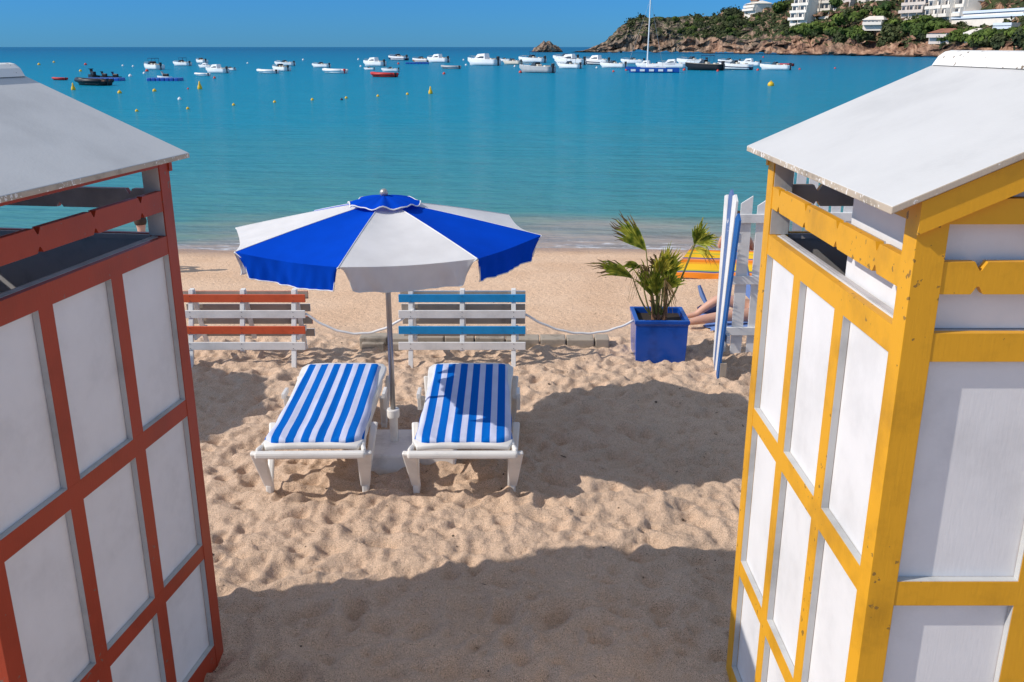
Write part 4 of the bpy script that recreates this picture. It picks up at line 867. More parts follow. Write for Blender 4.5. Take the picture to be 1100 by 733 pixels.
# ------------------------------------------------------------------ parasol
def parasol(loc, label):
    root = empty('beach_parasol', loc, 0, label, 'parasol', 'blue and white beach parasols')
    Rr, zr, zt, a0 = 1.045, 1.595, 1.805, R(-7); can = MB(); val = MB(); pipe = MB(); rg = random.Random(4)
    nu, nr = 8, 7
    def rim(a, sec, r_=Rr):
        # straight edge between ribs with slight inward curve
        return r_
    for s_ in range(8):
        aA = a0 - R(45) * s_; aB = a0 - R(45) * (s_ + 1); mi = (s_ + 0) % 2       # D-E blue = 0
        A = Vector((math.cos(aA), math.sin(aA), 0)); B = Vector((math.cos(aB), math.sin(aB), 0)); vs_ = []
        for j in range(nr + 1):
            t = j / nr
            for i in range(nu + 1):
                u = i / nu; p = (A * (1 - u) + B * u) * Rr * t; sag = math.sin(u * math.pi)
                p *= 1 - .03 * sag * t; z = zt - (zt - zr) * (t ** 1.15) - .036 * sag * t * (1.6 - t)
                vs_.append((p.x, p.y, z))
        fs = [(j * (nu + 1) + i, j * (nu + 1) + i + 1, (j + 1) * (nu + 1) + i + 1, (j + 1) * (nu + 1) + i) for j in range(nr) for i in range(nu)]
        can.add(vs_, fs, mi)
        rimv = vs_[-(nu + 1):]
        # valance
        nv = 36; rows = 7; vv = []; ph = rg.uniform(0, 6)
        mid = ((A + B) / 2).normalized(); bot = []
        for j in range(rows + 1):
            t = j / rows
            for i in range(nv + 1):
                u = i / nv; k = u * nu; i0 = min(nu - 1, int(k)); f = k - i0
                rp = Vector(rimv[i0]) * (1 - f) + Vector(rimv[i0 + 1]) * f
                e = min(u, 1 - u); drop = .155 * (1 - max(0, 1 - e / .07) ** 2.2 * .75)
                inset = .055 * t * max(0, 1 - e / .14)
                tang = (B - A).normalized() * (inset if u < .5 else -inset)
                rip = t ** .7 * (.006 * math.sin(u * 34 + ph + t * 3.2) * (1 + math.sin(u * 9 + ph)) + .0035 * math.sin(u * 63 + ph * 2 - t * 5) + .013 * math.sin(u * 11 + ph + t))
                p = rp + tang + mid * (rip - .03 * t) + Vector((0, 0, -drop * t)); vv.append(p)
                if j == rows: bot.append(p)
        val.add(vv, [(j * (nv + 1) + i, j * (nv + 1) + i + 1, (j + 1) * (nv + 1) + i + 1, (j + 1) * (nv + 1) + i) for j in range(rows) for i in range(nv)], mi)
        left = [vv[j * (nv + 1)] for j in range(rows + 1)]; right = [vv[j * (nv + 1) + nv] for j in range(rows + 1)]
        pipe.tube(left + bot[1:] + right[::-1][1:], .0038, 5)
    sm = MB()
    for s_ in range(8):
        a = a0 - R(45) * s_; sm.tube([(Rr * t * math.cos(a), Rr * t * math.sin(a), zt - (zt - zr) * t ** 1.15 + .001) for t in (.2, .35, .5, .65, .8, .9, 1)], .0028, 5)
    can_o = can.build('canopy', [M['cblue'], M['cwhite']], root, smooth=True); sm.build('seam', M['piping'], can_o); vo = val.build('valance', [M['cblue'], M['cwhite']], root, smooth=True)
    pipe.build('piping', M['piping'], vo, smooth=True)
    cap = MB(); vs_ = []; n = 64; edge = []
    for j in range(7):
        t = j / 6
        for i in range(n):
            a = 2 * math.pi * i / n; r_ = .235 * t * (1 + .04 * math.cos(8 * (a - a0)) * t); z = zt + .032 - .048 * t ** 1.6 + t * (.008 * math.sin(8 * a + 1) + .006 * math.sin(13 * a + 2))
            vs_.append((r_ * math.cos(a), r_ * math.sin(a), z))
            if j == 6: edge.append(vs_[-1])
    cap.add(vs_, [(j * n + i, j * n + (i + 1) % n, (j + 1) * n + (i + 1) % n, (j + 1) * n + i) for j in range(6) for i in range(n)])
    co = cap.build('vent_cap', M['cblue'], root, smooth=True)
    k = MB(); k.tube(edge + [edge[0]], .0045, 5); k.build('piping', M['piping'], co, smooth=True)
    k = MB(); k.lathe([(.027 * math.sin(a) + .001, zt + .050 - .027 * math.cos(a)) for a in [i * .314 for i in range(11)]], 14); k.build('finial', M['alu'], root, smooth=True)
    k = MB(); k.tube([(0, 0, .30), (0, 0, zt + .04)], .0185, 16); k.build('pole', M['steel'], root, smooth=True)
    for s_ in range(8):
        a = a0 - R(45) * s_; k = MB(); k.tube([(.02 * math.cos(a), .02 * math.sin(a), zt - .012), (Rr * .995 * math.cos(a), Rr * .995 * math.sin(a), zr - .008)], .0055, 6)
        rb = k.build('rib', M['steel'], root)
        k = MB(); k.tube([(.03 * math.cos(a), .03 * math.sin(a), zt - .38), (.52 * math.cos(a), .52 * math.sin(a), zt - .14)], .005, 6); k.build('strut', M['steel'], rb)
    k = MB(); k.lathe([(.03, zt - .42), (.034, zt - .40), (.034, zt - .34), (.02, zt - .33)], 14); k.build('runner', M['plastic'], root)
    return root
PX, PY = -.845, 6.05
parasol((PX, PY, .03), 'blue and white parasol standing between the two striped loungers')
parasol((-4.97, 6.5, .03), 'second blue and white parasol beyond the red hut, casting shade on the sand')
# parasol bases
def base_block(loc, label, w_=.34, rot=0):
    root = empty('parasol_base', loc, rot, label, 'parasol base', 'white parasol bases')
    k = MB(); k.box(-w_ / 2, w_ / 2, -.25, .22, -.12, .105); k.build('slab', M['concrete'], root, bevel=.018)
    k = MB(); k.lathe([(.030, .10), (.030, .30), (.031, .305)], 18); k.build('socket_tube', M['plastic'], root, smooth=False)
    k = MB(); k.lathe([(.032, .285), (.043, .29), (.045, .30), (.045, .345), (.042, .352), (.022, .352)], 18); k.build('collar', M['plastic'], root)
    return root
base_block((PX, PY, .0), 'white slab base with upright tube holding the parasol between the loungers')
base_block((-4.97, 6.5, 0), 'white slab base of the parasol beyond the red hut')
k = MB(); k.box(-.13, .13, -.19, .20, -.12, .120); o = k.build('ballast_block', M['concrete'], bevel=.016); o.location = (PX + .315, PY + .03, 0)
tag(o, 'pale ballast block pushed against the parasol base by the right lounger', 'block')

# ------------------------------------------------------------------ loungers
def lounger(loc, rz, label):
    root = empty('sun_lounger', loc, rz, label, 'sun lounger', 'white sun loungers under the parasol')
    # x across, y from foot (near, 0) to head (far, 1.72)
    W = .352; Lh = 1.44
    side = MB()
    for s_ in (-1, 1):
        pts = [(s_ * (W - .01), -.015, .310), (s_ * (W - .03), .06, .312), (s_ * (W - .055), .3, .305), (s_ * (W - .055), 1.2, .305), (s_ * (W - .07), 1.38, .315), (s_ * (W - .09), 1.45, .325)]
        for a, b in zip(pts[:-1], pts[1:]): side.bar(a, b, .030, .066)
    side.bar((-W + .0, -.03, .308), (W - .0, -.03, .308), .055, .046); side.bar((-W + .05, 1.45, .335), (W - .05, 1.45, .335), .04, .05)
    side.build('frame', M['plastic'], root, bevel=.02)
    # bed panel with rounded foot corners, slats suggested by transverse gaps
    bed = MB(); ny = 22; vs_ = []; 
    def prof_z(t): return .368 + .018 * max(0, .12 - t) / .12 * -1 + .055 * (max(0, (t - .20)) / .8) ** 1.25 + .006 * math.cos(min(1, t / .3) * math.pi)
    for j in range(ny + 1):
        t = j / ny; y = .02 + t * (Lh - .01); w_ = (W - .022 - .022 * math.sin(min(1, t * 1.15) * math.pi) ** .5) * (1 - .10 * max(0, 1 - t / .04) ** 2 - .10 * max(0, (t - .95) / .05) ** 2)
        z = prof_z(t)
        for i in range(9):
            u = i / 8 * 2 - 1; vs_.append((u * w_, y, z - .012 * abs(u) ** 4))
    top = len(vs_); vs_ += [(x, y, z - .035) for x, y, z in vs_]
    f_ = []
    for j in range(ny):
        for i in range(8):
            a = j * 9 + i; f_ += [(a, a + 1, a + 10, a + 9), (a + top, a + 9 + top, a + 10 + top, a + 1 + top)]
        a = j * 9; f_ += [(a, a + 9, a + 9 + top, a + top), (a + 8, a + 8 + top, a + 17 + top, a + 17)]
    for i in range(8): f_ += [(i, i + top, i + 1 + top, i + 1), (ny * 9 + i, ny * 9 + i + 1, ny * 9 + i + 1 + top, ny * 9 + i + top)]
    bed.add(vs_, f_); bed.build('bed_panel', M['plastic'], root, smooth=True, bevel=.008)
    for s_ in (-1, 1):
        for yo, d in ((0.0, 1), (1.12, 1)):
            k = MB(); X0 = s_ * (W - .005); Xb = s_ * (W - .035)
            # front blade leaning back, rear blade leaning forward, joined at the foot
            if yo == 0:
                k.bar((s_ * (W - .012), -.01, .315), (Xb, .12, .012), .10, .036, w2=.62); k.bar((X0, .46, .325), (Xb, .145, .012), .05, .03, w2=.8)
                k.box(min(Xb - .022, Xb + .022), max(Xb - .022, Xb + .022), .10, .17, -.04, .03)
            else:
                k.bar((X0, yo - .18, .325), (Xb, yo + .06, .012), .05, .03, w2=.8); k.bar((X0, yo + .26, .33), (Xb, yo + .10, .012), .05, .03, w2=.8)
                k.box(min(Xb - .022, Xb + .022), max(Xb - .022, Xb + .022), yo + .04, yo + .12, -.04, .03)
            k.build('leg', M['plastic'], root, bevel=.014)
    for s_ in (-1, 1):                                          # adjuster arms under the backrest
        k = MB(); k.bar((s_ * (W + .012), .86, .36), (s_ * (W + .012), 1.0, .36), .025, .04); k.bar((s_ * (W + .012), .93, .35), (s_ * (W + .012), .95, .22), .02, .03); k.build('hinge_bracket', M['plastic'], root, bevel=.004)
    return root, prof_z, W, Lh
def towel(loc, rz, prof_z, W, Lh, label, ofs, seed, wid=.322):
    rg = random.Random(seed); mb = MB(); ny, nx = 90, 44; vs_ = []; uv = []
    for j in range(ny + 1):
        t = j / ny; y = .045 + t * (Lh - .075)
        for i in range(nx + 1):
            u = i / nx * 2 - 1; z = prof_z((y - .02) / (Lh - .01)) + .016
            w_ = wid * (1 - .24 * max(0, 1 - t / .06) ** 1.6 - .10 * max(0, (t - .96) / .04) ** 2 - .11 * t) + .004 * math.sin(t * 19 + seed)
            ex = max(0, abs(u) - .90) / .10; z -= .030 * ex ** 1.6
            z += .0035 * math.sin(u * 9 + t * 5 + seed) * (1 - t) + .004 * mnoise.noise(Vector((u * 2.2, t * 7, seed))) + .0016 * math.sin(i / nx * 50)
            z -= .030 * max(0, (t - .985) / .015) + .022 * max(0, (.012 - t) / .012)
            vs_.append((u * w_, y, z))
    fs = [(j * (nx + 1) + i, j * (nx + 1) + i + 1, (j + 1) * (nx + 1) + i + 1, (j + 1) * (nx + 1) + i) for j in range(ny) for i in range(nx)]
    mb.add(vs_, fs); m = cloth('striped_terry_%d' % seed, (.60, .63, .80), 0, 420, (.002, .125, .50), (.0965, ofs, .44))
    o = mb.build('striped_towel', m, smooth=True); so_ = o.modifiers.new('thick', 'SOLIDIFY'); so_.thickness = .016; so_.offset = -1
    o.location = loc; o.rotation_euler = (0, 0, rz); tag(o, label, 'towel', 'striped towels on the loungers'); return o
for loc, rz, lab, tl, ofs, sd_ in (((-1.285, 5.36, .02), R(1.0), 'white plastic sun lounger on the left of the parasol pole', 'blue and white striped towel on the left lounger, fully in the sun', 0.0, 1),
                            ((-.315, 5.36, .02), R(0.2), 'white plastic sun lounger on the right of the parasol pole', 'blue and white striped towel on the right lounger, partly in parasol shade', .0, 2)):
    r_, pz, W_, L_h = lounger(loc, rz, lab); towel(loc, rz, pz, W_, L_h, tl, ofs, sd_)

# ------------------------------------------------------------------ slatted benches
def bench(loc, mcol, label, rz=0):
    root = empty('slatted_bench', loc, rz, label, 'bench', 'slatted double sided benches')
    hw = .585
    def fy(z, near=True): return (.0 + .20 * z / .66) if near else (.50 - .27 * z / .66)
    for near in (True, False):
        for k, (zc, col) in enumerate(((.595, mcol), (.455, M['bench_white']), (.315, mcol), (.175, M['bench_white']))):
            b = MB(); sgn = -1 if near else 1; y = fy(zc, near) + sgn * .026
            b.box(-hw, hw, y - .009, y + .009, zc - .037, zc + .037)
            if not near: b.m[2] = 1  # inward face of each far slat takes a grey-beige tone
            o = b.build('slat', [col, M['bench_inner']], root, bevel=.003)
            if near:
                s = MB()
                for xx_ in (-.475, 0, .475):
                    for dz in (-.022, .022): s.tube([(xx_ + .004 * dz, y - .012, zc + dz), (xx_, y - .006, zc + dz)], .0035, 8)
                s.build('screws', M['dark'], o)
        for xx_ in (-.475, 0, .475):
            b = MB()
            if xx_ == 0: b.bar((0, fy(.12, near), .12), (0, fy(.665, near), .665), .042, .03, up=(0, 1, 0))
            else: b.bar((xx_, fy(-.1, near), -.1), (xx_, fy(.665, near), .665), .042, .03, up=(0, 1, 0))
            b.build('leg' if xx_ else 'upright', M['bench_white'], root, bevel=.003)
    for xx_ in (-.475, .475):
        b = MB(); b.bar((xx_ + .036, fy(.24), .24), (xx_ + .036, fy(.24, False), .24), .022, .05); b.build('cross_brace', M['bench_white'], root, bevel=.003)
    return root
bench((-.46, 8.0, .0), M['bench_blue'], 'slatted bench with sky blue and white boards')
bench((-2.49, 8.0, .0), M['bench_red'], 'slatted bench with orange red and white boards beside the red hut')

# ropes
def rope(a, b, sag, label, ofs=0):
    a, b = Vector(a), Vector(b); k = MB(); pts = []
    for i in range(33):
        t = i / 32; p = a.lerp(b, t); p.z -= sag * 4 * t * (1 - t); p.z += .003 * math.sin(t * 40); pts.append(p)
    k.tube(pts, .0115, 8); o = k.build('rope', M['rope'], smooth=True); return tag(o, label, 'rope', 'white ropes strung along the benches')
rope((-1.905, 8.12, .46), (-.90, 8.12, .50), .215, 'white rope sagging between the red bench and the blue bench')
rope((.125, 8.12, .45), (1.155, 8.3, .34), .155, 'white rope sagging from the blue bench to the blue planter')

# weathered edging sleepers behind the blue bench
x = -1.50; i = 0; erg = random.Random(12)
labs_g = 'weathered edging blocks in the sand'
while x < .93:
    w_ = erg.choice([.26, .30, .34, .28]); w_ = min(w_, .95 - x + .02); k = MB(); hgt_ = (.085 if x < -.2 else .062) + erg.uniform(-.006, .006)
    dz = erg.uniform(-.008, .004); yo = erg.uniform(-.008, .008); k.box(x, x + w_ - .012, 8.57 + yo, 8.75 + yo, -.1 - .02, hgt_ + dz)
    if x < -.25: k.box(x + .03, x + w_ - .03, 8.50 + yo, 8.569 + yo, -.1, .045)
    o = k.build('edging_block', M['timber'], bevel=.010)
    pl = ['at the left end, showing its broken end', 'second from the left end of the row', 'just left of the parasol pole', 'seen just right of the parasol pole', 'behind the left leg of the blue bench', 'behind the middle of the blue bench', 'behind the right leg of the blue bench', 'just right of the blue bench', 'second right of the blue bench', 'at the right end under the rope'][min(i, 9)]
    tag(o, 'grey edging block ' + pl, 'edging block', labs_g); x += w_; i += 1

# ------------------------------------------------------------------ planter and palm
root = empty('planter', (1.40, 8.375, 0), R(-1.5), 'square cobalt blue glazed planter half sunk in the sand', 'planter')
k = MB(); b0, b1 = .225, .243; z1 = .385
def ring(h, z): return [(-h, -h, z), (h, -h, z), (h, h, z), (-h, h, z)]
vs_ = ring(b0, -.15) + ring(.238, .12) + ring(b1, z1 - .045) + ring(b1 + .012, z1 - .035) + ring(b1 + .012, z1) + ring(b1 - .028, z1) + ring(b1 - .034, z1 - .10) 
fs = []
for j in range(6):
    for i in range(4): fs.append((j * 4 + i, j * 4 + (i + 1) % 4, (j + 1) * 4 + (i + 1) % 4, (j + 1) * 4 + i))
k.add(vs_, fs); k.build('pot', M['glaze'], root, bevel=.007)
k = MB(); k.box(-.212, .212, -.212, .212, z1 - .12, z1 - .055); k.build('soil', M['soil'], root)
M['frond'] = mat('frond_green', (.10, .17, .025), .5, .3); M['frond_y'] = mat('frond_yellow', (.55, .47, .05), .6, .2); M['frond_b'] = mat('frond_brown', (.26, .16, .07), .8, .1); M['petiole'] = mat('petiole', (.20, .19, .05), .6); M['ptrunk'] = mat('palm_stub', (.22, .11, .06), .9)
for mm, ca, cb in ((M['frond'], (.13, .20, .02), (.50, .50, .07)), (M['frond_y'], (.40, .36, .05), (.75, .66, .10)), (M['frond_b'], (.14, .09, .04), (.36, .26, .12))):
    tc = N(mm, 'ShaderNodeTexCoord'); nz = N(mm, 'ShaderNodeTexNoise'); nz.inputs['Scale'].default_value = 22; L(mm, tc.outputs['Object'], nz.inputs['Vector'])
    rp = ramp(mm, [(.35, ca), (.65, cb)], nz.outputs[0]); b = mm.node_tree.nodes['Principled BSDF']; L(mm, rp.outputs[0], b.inputs['Base Color'])
    t = N(mm, 'ShaderNodeBsdfTranslucent'); L(mm, rp.outputs[0], t.inputs[0]); ms = N(mm, 'ShaderNodeMixShader'); ms.inputs[0].default_value = .35
    L(mm, b.outputs[0], ms.inputs[1]); L(mm, t.outputs[0], ms.inputs[2]); L(mm, ms.outputs[0], mm.node_tree.nodes['Material Output'].inputs[0])
palm = empty('potted_palm', (1.40, 8.37, .33), 0, 'small scruffy fan palm with yellowing fronds growing in the blue planter', 'palm')
PO = Vector((1.40, 8.37, .33))
def frond(base, hub, tip, spread, nb, mats, seed, droop=.08, wid=.013, foldk=.5, nrm=None):
    nb = int(nb * (1.35 if seed not in (6, 7, 9) else .95)); wid *= 1.15; droop *= 1.5
    """petiole from base to hub, then nb blades fanned about the hub->tip axis"""
    rg = random.Random(seed); base = Vector(base) - PO; hub = Vector(hub) - PO; tip = Vector(tip) - PO; k = MB(); ax = (tip - hub); Ln = ax.length; ax.normalize()
    nrm = Vector(nrm) if nrm else Vector((0, -1, .35)); sd_ = ax.cross(nrm).normalized(); up = sd_.cross(ax).normalized()
    c = hub.lerp(base, .5) + Vector((0, 0, .02)); pet = [base.lerp(hub, t) + Vector((0, 0, -.05 * math.sin(t * math.pi))) for t in [0, .2, .4, .6, .8, 1]]
    k.tube(pet, [.011, .009, .008, .007, .006, .005], 6, 0)
    for i in range(nb):
        u = i / (nb - 1) * 2 - 1; an = u * R(spread) + rg.uniform(-.03, .03); ln = Ln * (1 - .28 * abs(u) ** 1.5) * rg.uniform(.88, 1.05)
        d = (ax * math.cos(an) + sd_ * math.sin(an) + up * (abs(u) * foldk * .5)).normalized(); pr_ = None; prv = []
        sidev = d.cross(up).normalized(); bend = rg.uniform(.3, 1.3) * droop
        mi = 1
        segs = 7
        for j in range(segs + 1):
            t = j / segs; p = hub + d * ln * t + Vector((rg.uniform(-.004, .004), rg.uniform(-.004, .004), -bend * t ** 3))
            if t > .75 and rg.random() < .4: p.z -= .02
            w_ = wid * (.35 + 1.3 * t if t < .5 else 1.0 * (1 - (t - .5) * 1.9)) + .0008; prv.append((p - sidev * w_ + up * .004 * t, p + sidev * w_ + up * .004 * t, p - up * w_ * .5))
        vs_ = [q for tri in prv for q in tri]; fs = []; 
        for j in range(segs): fs += [(j * 3, j * 3 + 2, j * 3 + 5, j * 3 + 3), (j * 3 + 2, j * 3 + 1, j * 3 + 4, j * 3 + 5)]
        b0_ = len(k.f); k.add(vs_, fs, mi)
        for q in range(b0_, len(k.f)):
            if (q - b0_) // 2 >= segs - (2 if rg.random() < .5 else 1): k.m[q] = 2
    return k.build('frond', [M['petiole']] + mats, palm)
G, Yw, Bn = M['frond'], M['frond_y'], M['frond_b']; YP = 8.37
P = lambda px, row, dy=0: atY(px, row, YP + dy)
frond(P(703, 338), P(694, 269), P(657, 230, .10), 22, 15, [G, Bn], 1, .02, .012)
frond(P(699, 338, -.03), P(680, 299, -.1), P(629, 273, -.2), 13, 11, [G, Bn], 2, .05, .010)
frond(P(699, 338, -.03), P(688, 288, -.05), P(663, 277, -.1), 16, 7, [G, Bn], 21, .10, .010)
frond(P(712, 338), P(746, 262, -.05), P(757, 232, -.1), 24, 10, [G, Yw], 3, .02, .010)
frond(P(712, 338), P(747, 262, -.05), P(776, 250, -.15), 28, 12, [G, Yw], 4, .04, .010)
frond(P(712, 338), P(745, 267, -.05), P(772, 268, -.15), 18, 8, [Yw, Bn], 5, .09, .008)
frond(P(703, 338), P(700, 318, -.05), P(690, 272, -.1), 26, 14, [G, G], 6, .03, .013)
frond(P(705, 338), P(705, 318, -.06), P(703, 275, -.14), 24, 12, [G, Bn], 7, .05, .012)
frond(P(710, 338), P(712, 300, -.05), P(727, 262, -.1), 30, 15, [G, Yw], 8, .02, .012)
frond(P(710, 338), P(716, 312, -.08), P(730, 280, -.16), 32, 13, [G, G], 9, .05, .013)
frond(P(706, 338), P(708, 295, -.06), P(716, 266, -.12), 34, 11, [Yw, Yw], 10, .03, .010)
frond(P(706, 338), P(706, 292, .02), P(703, 258, .05), 38, 11, [Bn, Bn], 11, .12, .007)
frond(P(706, 338), P(711, 296, -.02), P(719, 257, -.02), 16, 8, [Yw, G], 12, .02, .009)
frond(P(706, 338), P(698, 292, -.1), P(676, 268, -.2), 20, 7, [Bn, Bn], 13, .22, .005)
frond(P(708, 338), P(714, 300, -.15), P(722, 330, -.25), 20, 6, [Bn, Bn], 14, .05, .005)
k = MB()
for bx_, tx, r0 in ((702, 699, .018), (707, 706, .017), (713, 716, .022)):
    a = P(bx_, 344) - PO; b = P(tx, 308) - PO; k.tube([a, a.lerp(b, .35) + Vector((.005, 0, 0)), a.lerp(b, .7), b], [r0 * 1.2, r0, r0 * .8, r0 * .5], 8)
    for q in range(6): 
        t = q / 6; c = a.lerp(b, t); k.bar(c, c + Vector((.03 * (-1) ** q, -.01, .035)), .014, .006)
k.build('trunk', M['ptrunk'], palm)

# ------------------------------------------------------------------ striped gate and white picket fence
gate = empty('striped_gate', (1.85, 7.9, 0), 0, 'blue and white striped picket gate standing edge on beside the yellow hut', 'gate')
GO = Vector((1.85, 7.9, 0)); n = 4; ya, yb = 7.64, 8.15
for i in range(4):
    y0 = ya + (yb - ya) * i / n; y1 = y0 + (yb - ya) / n - .006; k = MB(); tcol = [M['fence_blue'], M['fence_white'], M['fence_navy'], M['fence_white']][i]
    ht = [1.46, 1.60, 1.625, 1.56][i]
    def gx(y, z):
        s_ = (y - ya) / (yb - ya); return (1.825 + .085 * min(1, z / 1.0)) * (1 - s_) + 1.888 * s_
    P4 = [(y0, -.12), (y1, -.12), (y1, ht - (.02 if i % 2 else .05)), ((y0 + y1) / 2, ht), (y0, ht - .05)]
    vs_ = [Vector((gx(y, z), y, z)) - GO for y, z in P4] + [Vector((gx(y, z) + .018, y, z)) - GO for y, z in P4]
    k.add(vs_, [(0, 1, 2, 3, 4), (9, 8, 7, 6, 5), (0, 5, 6, 1), (1, 6, 7, 2), (2, 7, 8, 3), (3, 8, 9, 4), (4, 9, 5, 0)]); k.build('picket', tcol, gate)
k = MB(); k.bar(Vector((1.93, 7.66, 1.25)) - GO, Vector((1.925, 8.14, 1.25)) - GO, .03, .07); k.build('cross_rail', M['fence_white'], gate)
k = MB(); k.bar(Vector((1.90, 7.66, .35)) - GO, Vector((1.92, 8.14, .35)) - GO, .03, .07)
k.build('cross_rail', M['fence_white'], gate)
k = MB(); k.bar(Vector((1.865, 7.655, -.12)) - GO, Vector((1.868, 7.655, .14)) - GO, .055, .05, up=(0, 1, 0)); k.build('foot', M['timber'], gate, label='bare weathered wooden foot of the gate')
def picket_fence(x0, x1, y, top, wd, gap, label, slant=.05, rails=(1.30, .72, .22)):
    r_ = empty('picket_fence', (x0, y, 0), 0, label, 'fence', 'white picket fences'); x = 0; q = 0
    while x < x1 - x0:
        k = MB(); h = top + (.02 if q % 2 else 0)
        k.add([(x, 0, -.1), (x + wd, 0, -.1), (x + wd, 0, h + slant / 2), (x, 0, h - slant / 2)] + [(x, .018, -.1), (x + wd, .018, -.1), (x + wd, .018, h + slant / 2), (x, .018, h - slant / 2)],
              [(0, 1, 2, 3), (7, 6, 5, 4), (0, 4, 5, 1), (1, 5, 6, 2), (2, 6, 7, 3), (3, 7, 4, 0)]); k.build('picket', M['fence_white'], r_)
        x += wd + gap; q += 1
    for z in rails:
        k = MB(); k.box(0, x1 - x0, -.028, -.001, z - .04, z + .04); k.build('rail', M['fence_white'], r_, bevel=.003)
    return r_
picket_fence(1.945, 2.42, 8.36, 1.45, .105, .048, 'white picket fence seen between the striped gate and the yellow hut', .07)
picket_fence(2.50, 4.6, 8.45, 1.72, .085, .030, 'taller close set white picket fence glimpsed through the slots of the yellow hut', .02)

# ------------------------------------------------------------------ striped windbreak, people and belongings beyond
def striped_cloth():
    m = mat('windbreak_cloth', (.9, .5, .1), .8, .1); b = m.node_tree.nodes['Principled BSDF']; tc = N(m, 'ShaderNodeTexCoord'); sp = N(m, 'ShaderNodeSeparateXYZ'); L(m, tc.outputs['UV'], sp.inputs[0])
    o_, y_, bl, g_, w_ = (.78, .22, .02), (.85, .50, .03), (.08, .10, .30), (.35, .42, .06), (.75, .55, .35)
    r = ramp(m, [(0, o_), (.20, (.82, .33, .12)), (.23, bl), (.27, g_), (.31, y_), (.52, (.82, .36, .03)), (.58, o_), (.66, (.80, .28, .12)), (.70, bl), (.735, y_), (.86, g_), (.89, y_), (.96, o_)], sp.outputs[1]); r.color_ramp.interpolation = 'CONSTANT'
    L(m, r.outputs[0], b.inputs['Base Color']); return m
M['wind'] = striped_cloth()
wr = empty('beach_windbreak', (3.2, 12.2, -.25), 0, 'orange and yellow striped cloth windbreak on the sand behind the palm', 'windbreak')
k = MB(); nx, ny = 60, 16; vs_ = []; uvs = []
for j in range(ny + 1):
    v = j / ny
    for i in range(nx + 1):
        u = i / nx; x = 2.12 + v * .36 + u * 2.2 ; y = 12.25 + .32 * v + .03 * math.sin(u * 7) * (.4 + .6 * v) + .012 * math.sin(u * 19 + 1) ; z = -.255 + .36 * v - .03 * math.sin(u * 3.14) * v + (.035 * abs(math.sin(u * 10 + .4)) * (1 - v) ** 3)
        vs_.append((x - 3.2, y - 12.2, z + .25)); uvs.append((u, v))
k.add(vs_, [(j * (nx + 1) + i, j * (nx + 1) + i + 1, (j + 1) * (nx + 1) + i + 1, (j + 1) * (nx + 1) + i) for j in range(ny) for i in range(nx)])
o = k.build('cloth', M['wind'], wr, smooth=True); ul = o.data.uv_layers.new(name='UVMap')
for lp in o.data.loops: ul.data[lp.index].uv = uvs[lp.vertex_index]
for u in (0.02, .5, .98):
    k = MB(); k.tube([(2.14 + u * 2.2 - 3.2, .12, -.1), (2.48 + u * 2.2 - 3.2, .42, .40)], .012, 8); k.build('stake', M['timber'], wr)

def skin_fig(name, joints, edges, m, loc, subs=2):
    me = bpy.data.meshes.new(name); me.from_pydata([j[0] for j in joints], edges, []); o = bpy.data.objects.new(name, me); COL.objects.link(o)
    sk = o.modifiers.new('skin', 'SKIN'); sk.use_smooth_shade = True
    for i, j in enumerate(joints): me.skin_vertices[0].data[i].radius = (j[1], j[1] * (j[2] if len(j) > 2 else 1))
    me.skin_vertices[0].data[0].use_root = True
    su = o.modifiers.new('sub', 'SUBSURF'); su.levels = subs; su.render_levels = subs
    bpy.context.view_layer.update(); dg = bpy.context.evaluated_depsgraph_get(); me2 = bpy.data.meshes.new_from_object(o.evaluated_get(dg))
    bpy.data.objects.remove(o); o = bpy.data.objects.new(name, me2); COL.objects.link(o); me2.materials.clear(); me2.materials.append(m); o.location = loc
    return o
M['hair'] = mat('dark_hair', (.05, .03, .02), .7); M['bluecloth'] = mat('light_blue_cloth', (.16, .26, .55), .85, .1); M['magenta'] = mat('magenta_cloth', (.62, .04, .22), .8, .1); M['navy'] = mat('navy_cloth', (.02, .03, .08), .85, .1)
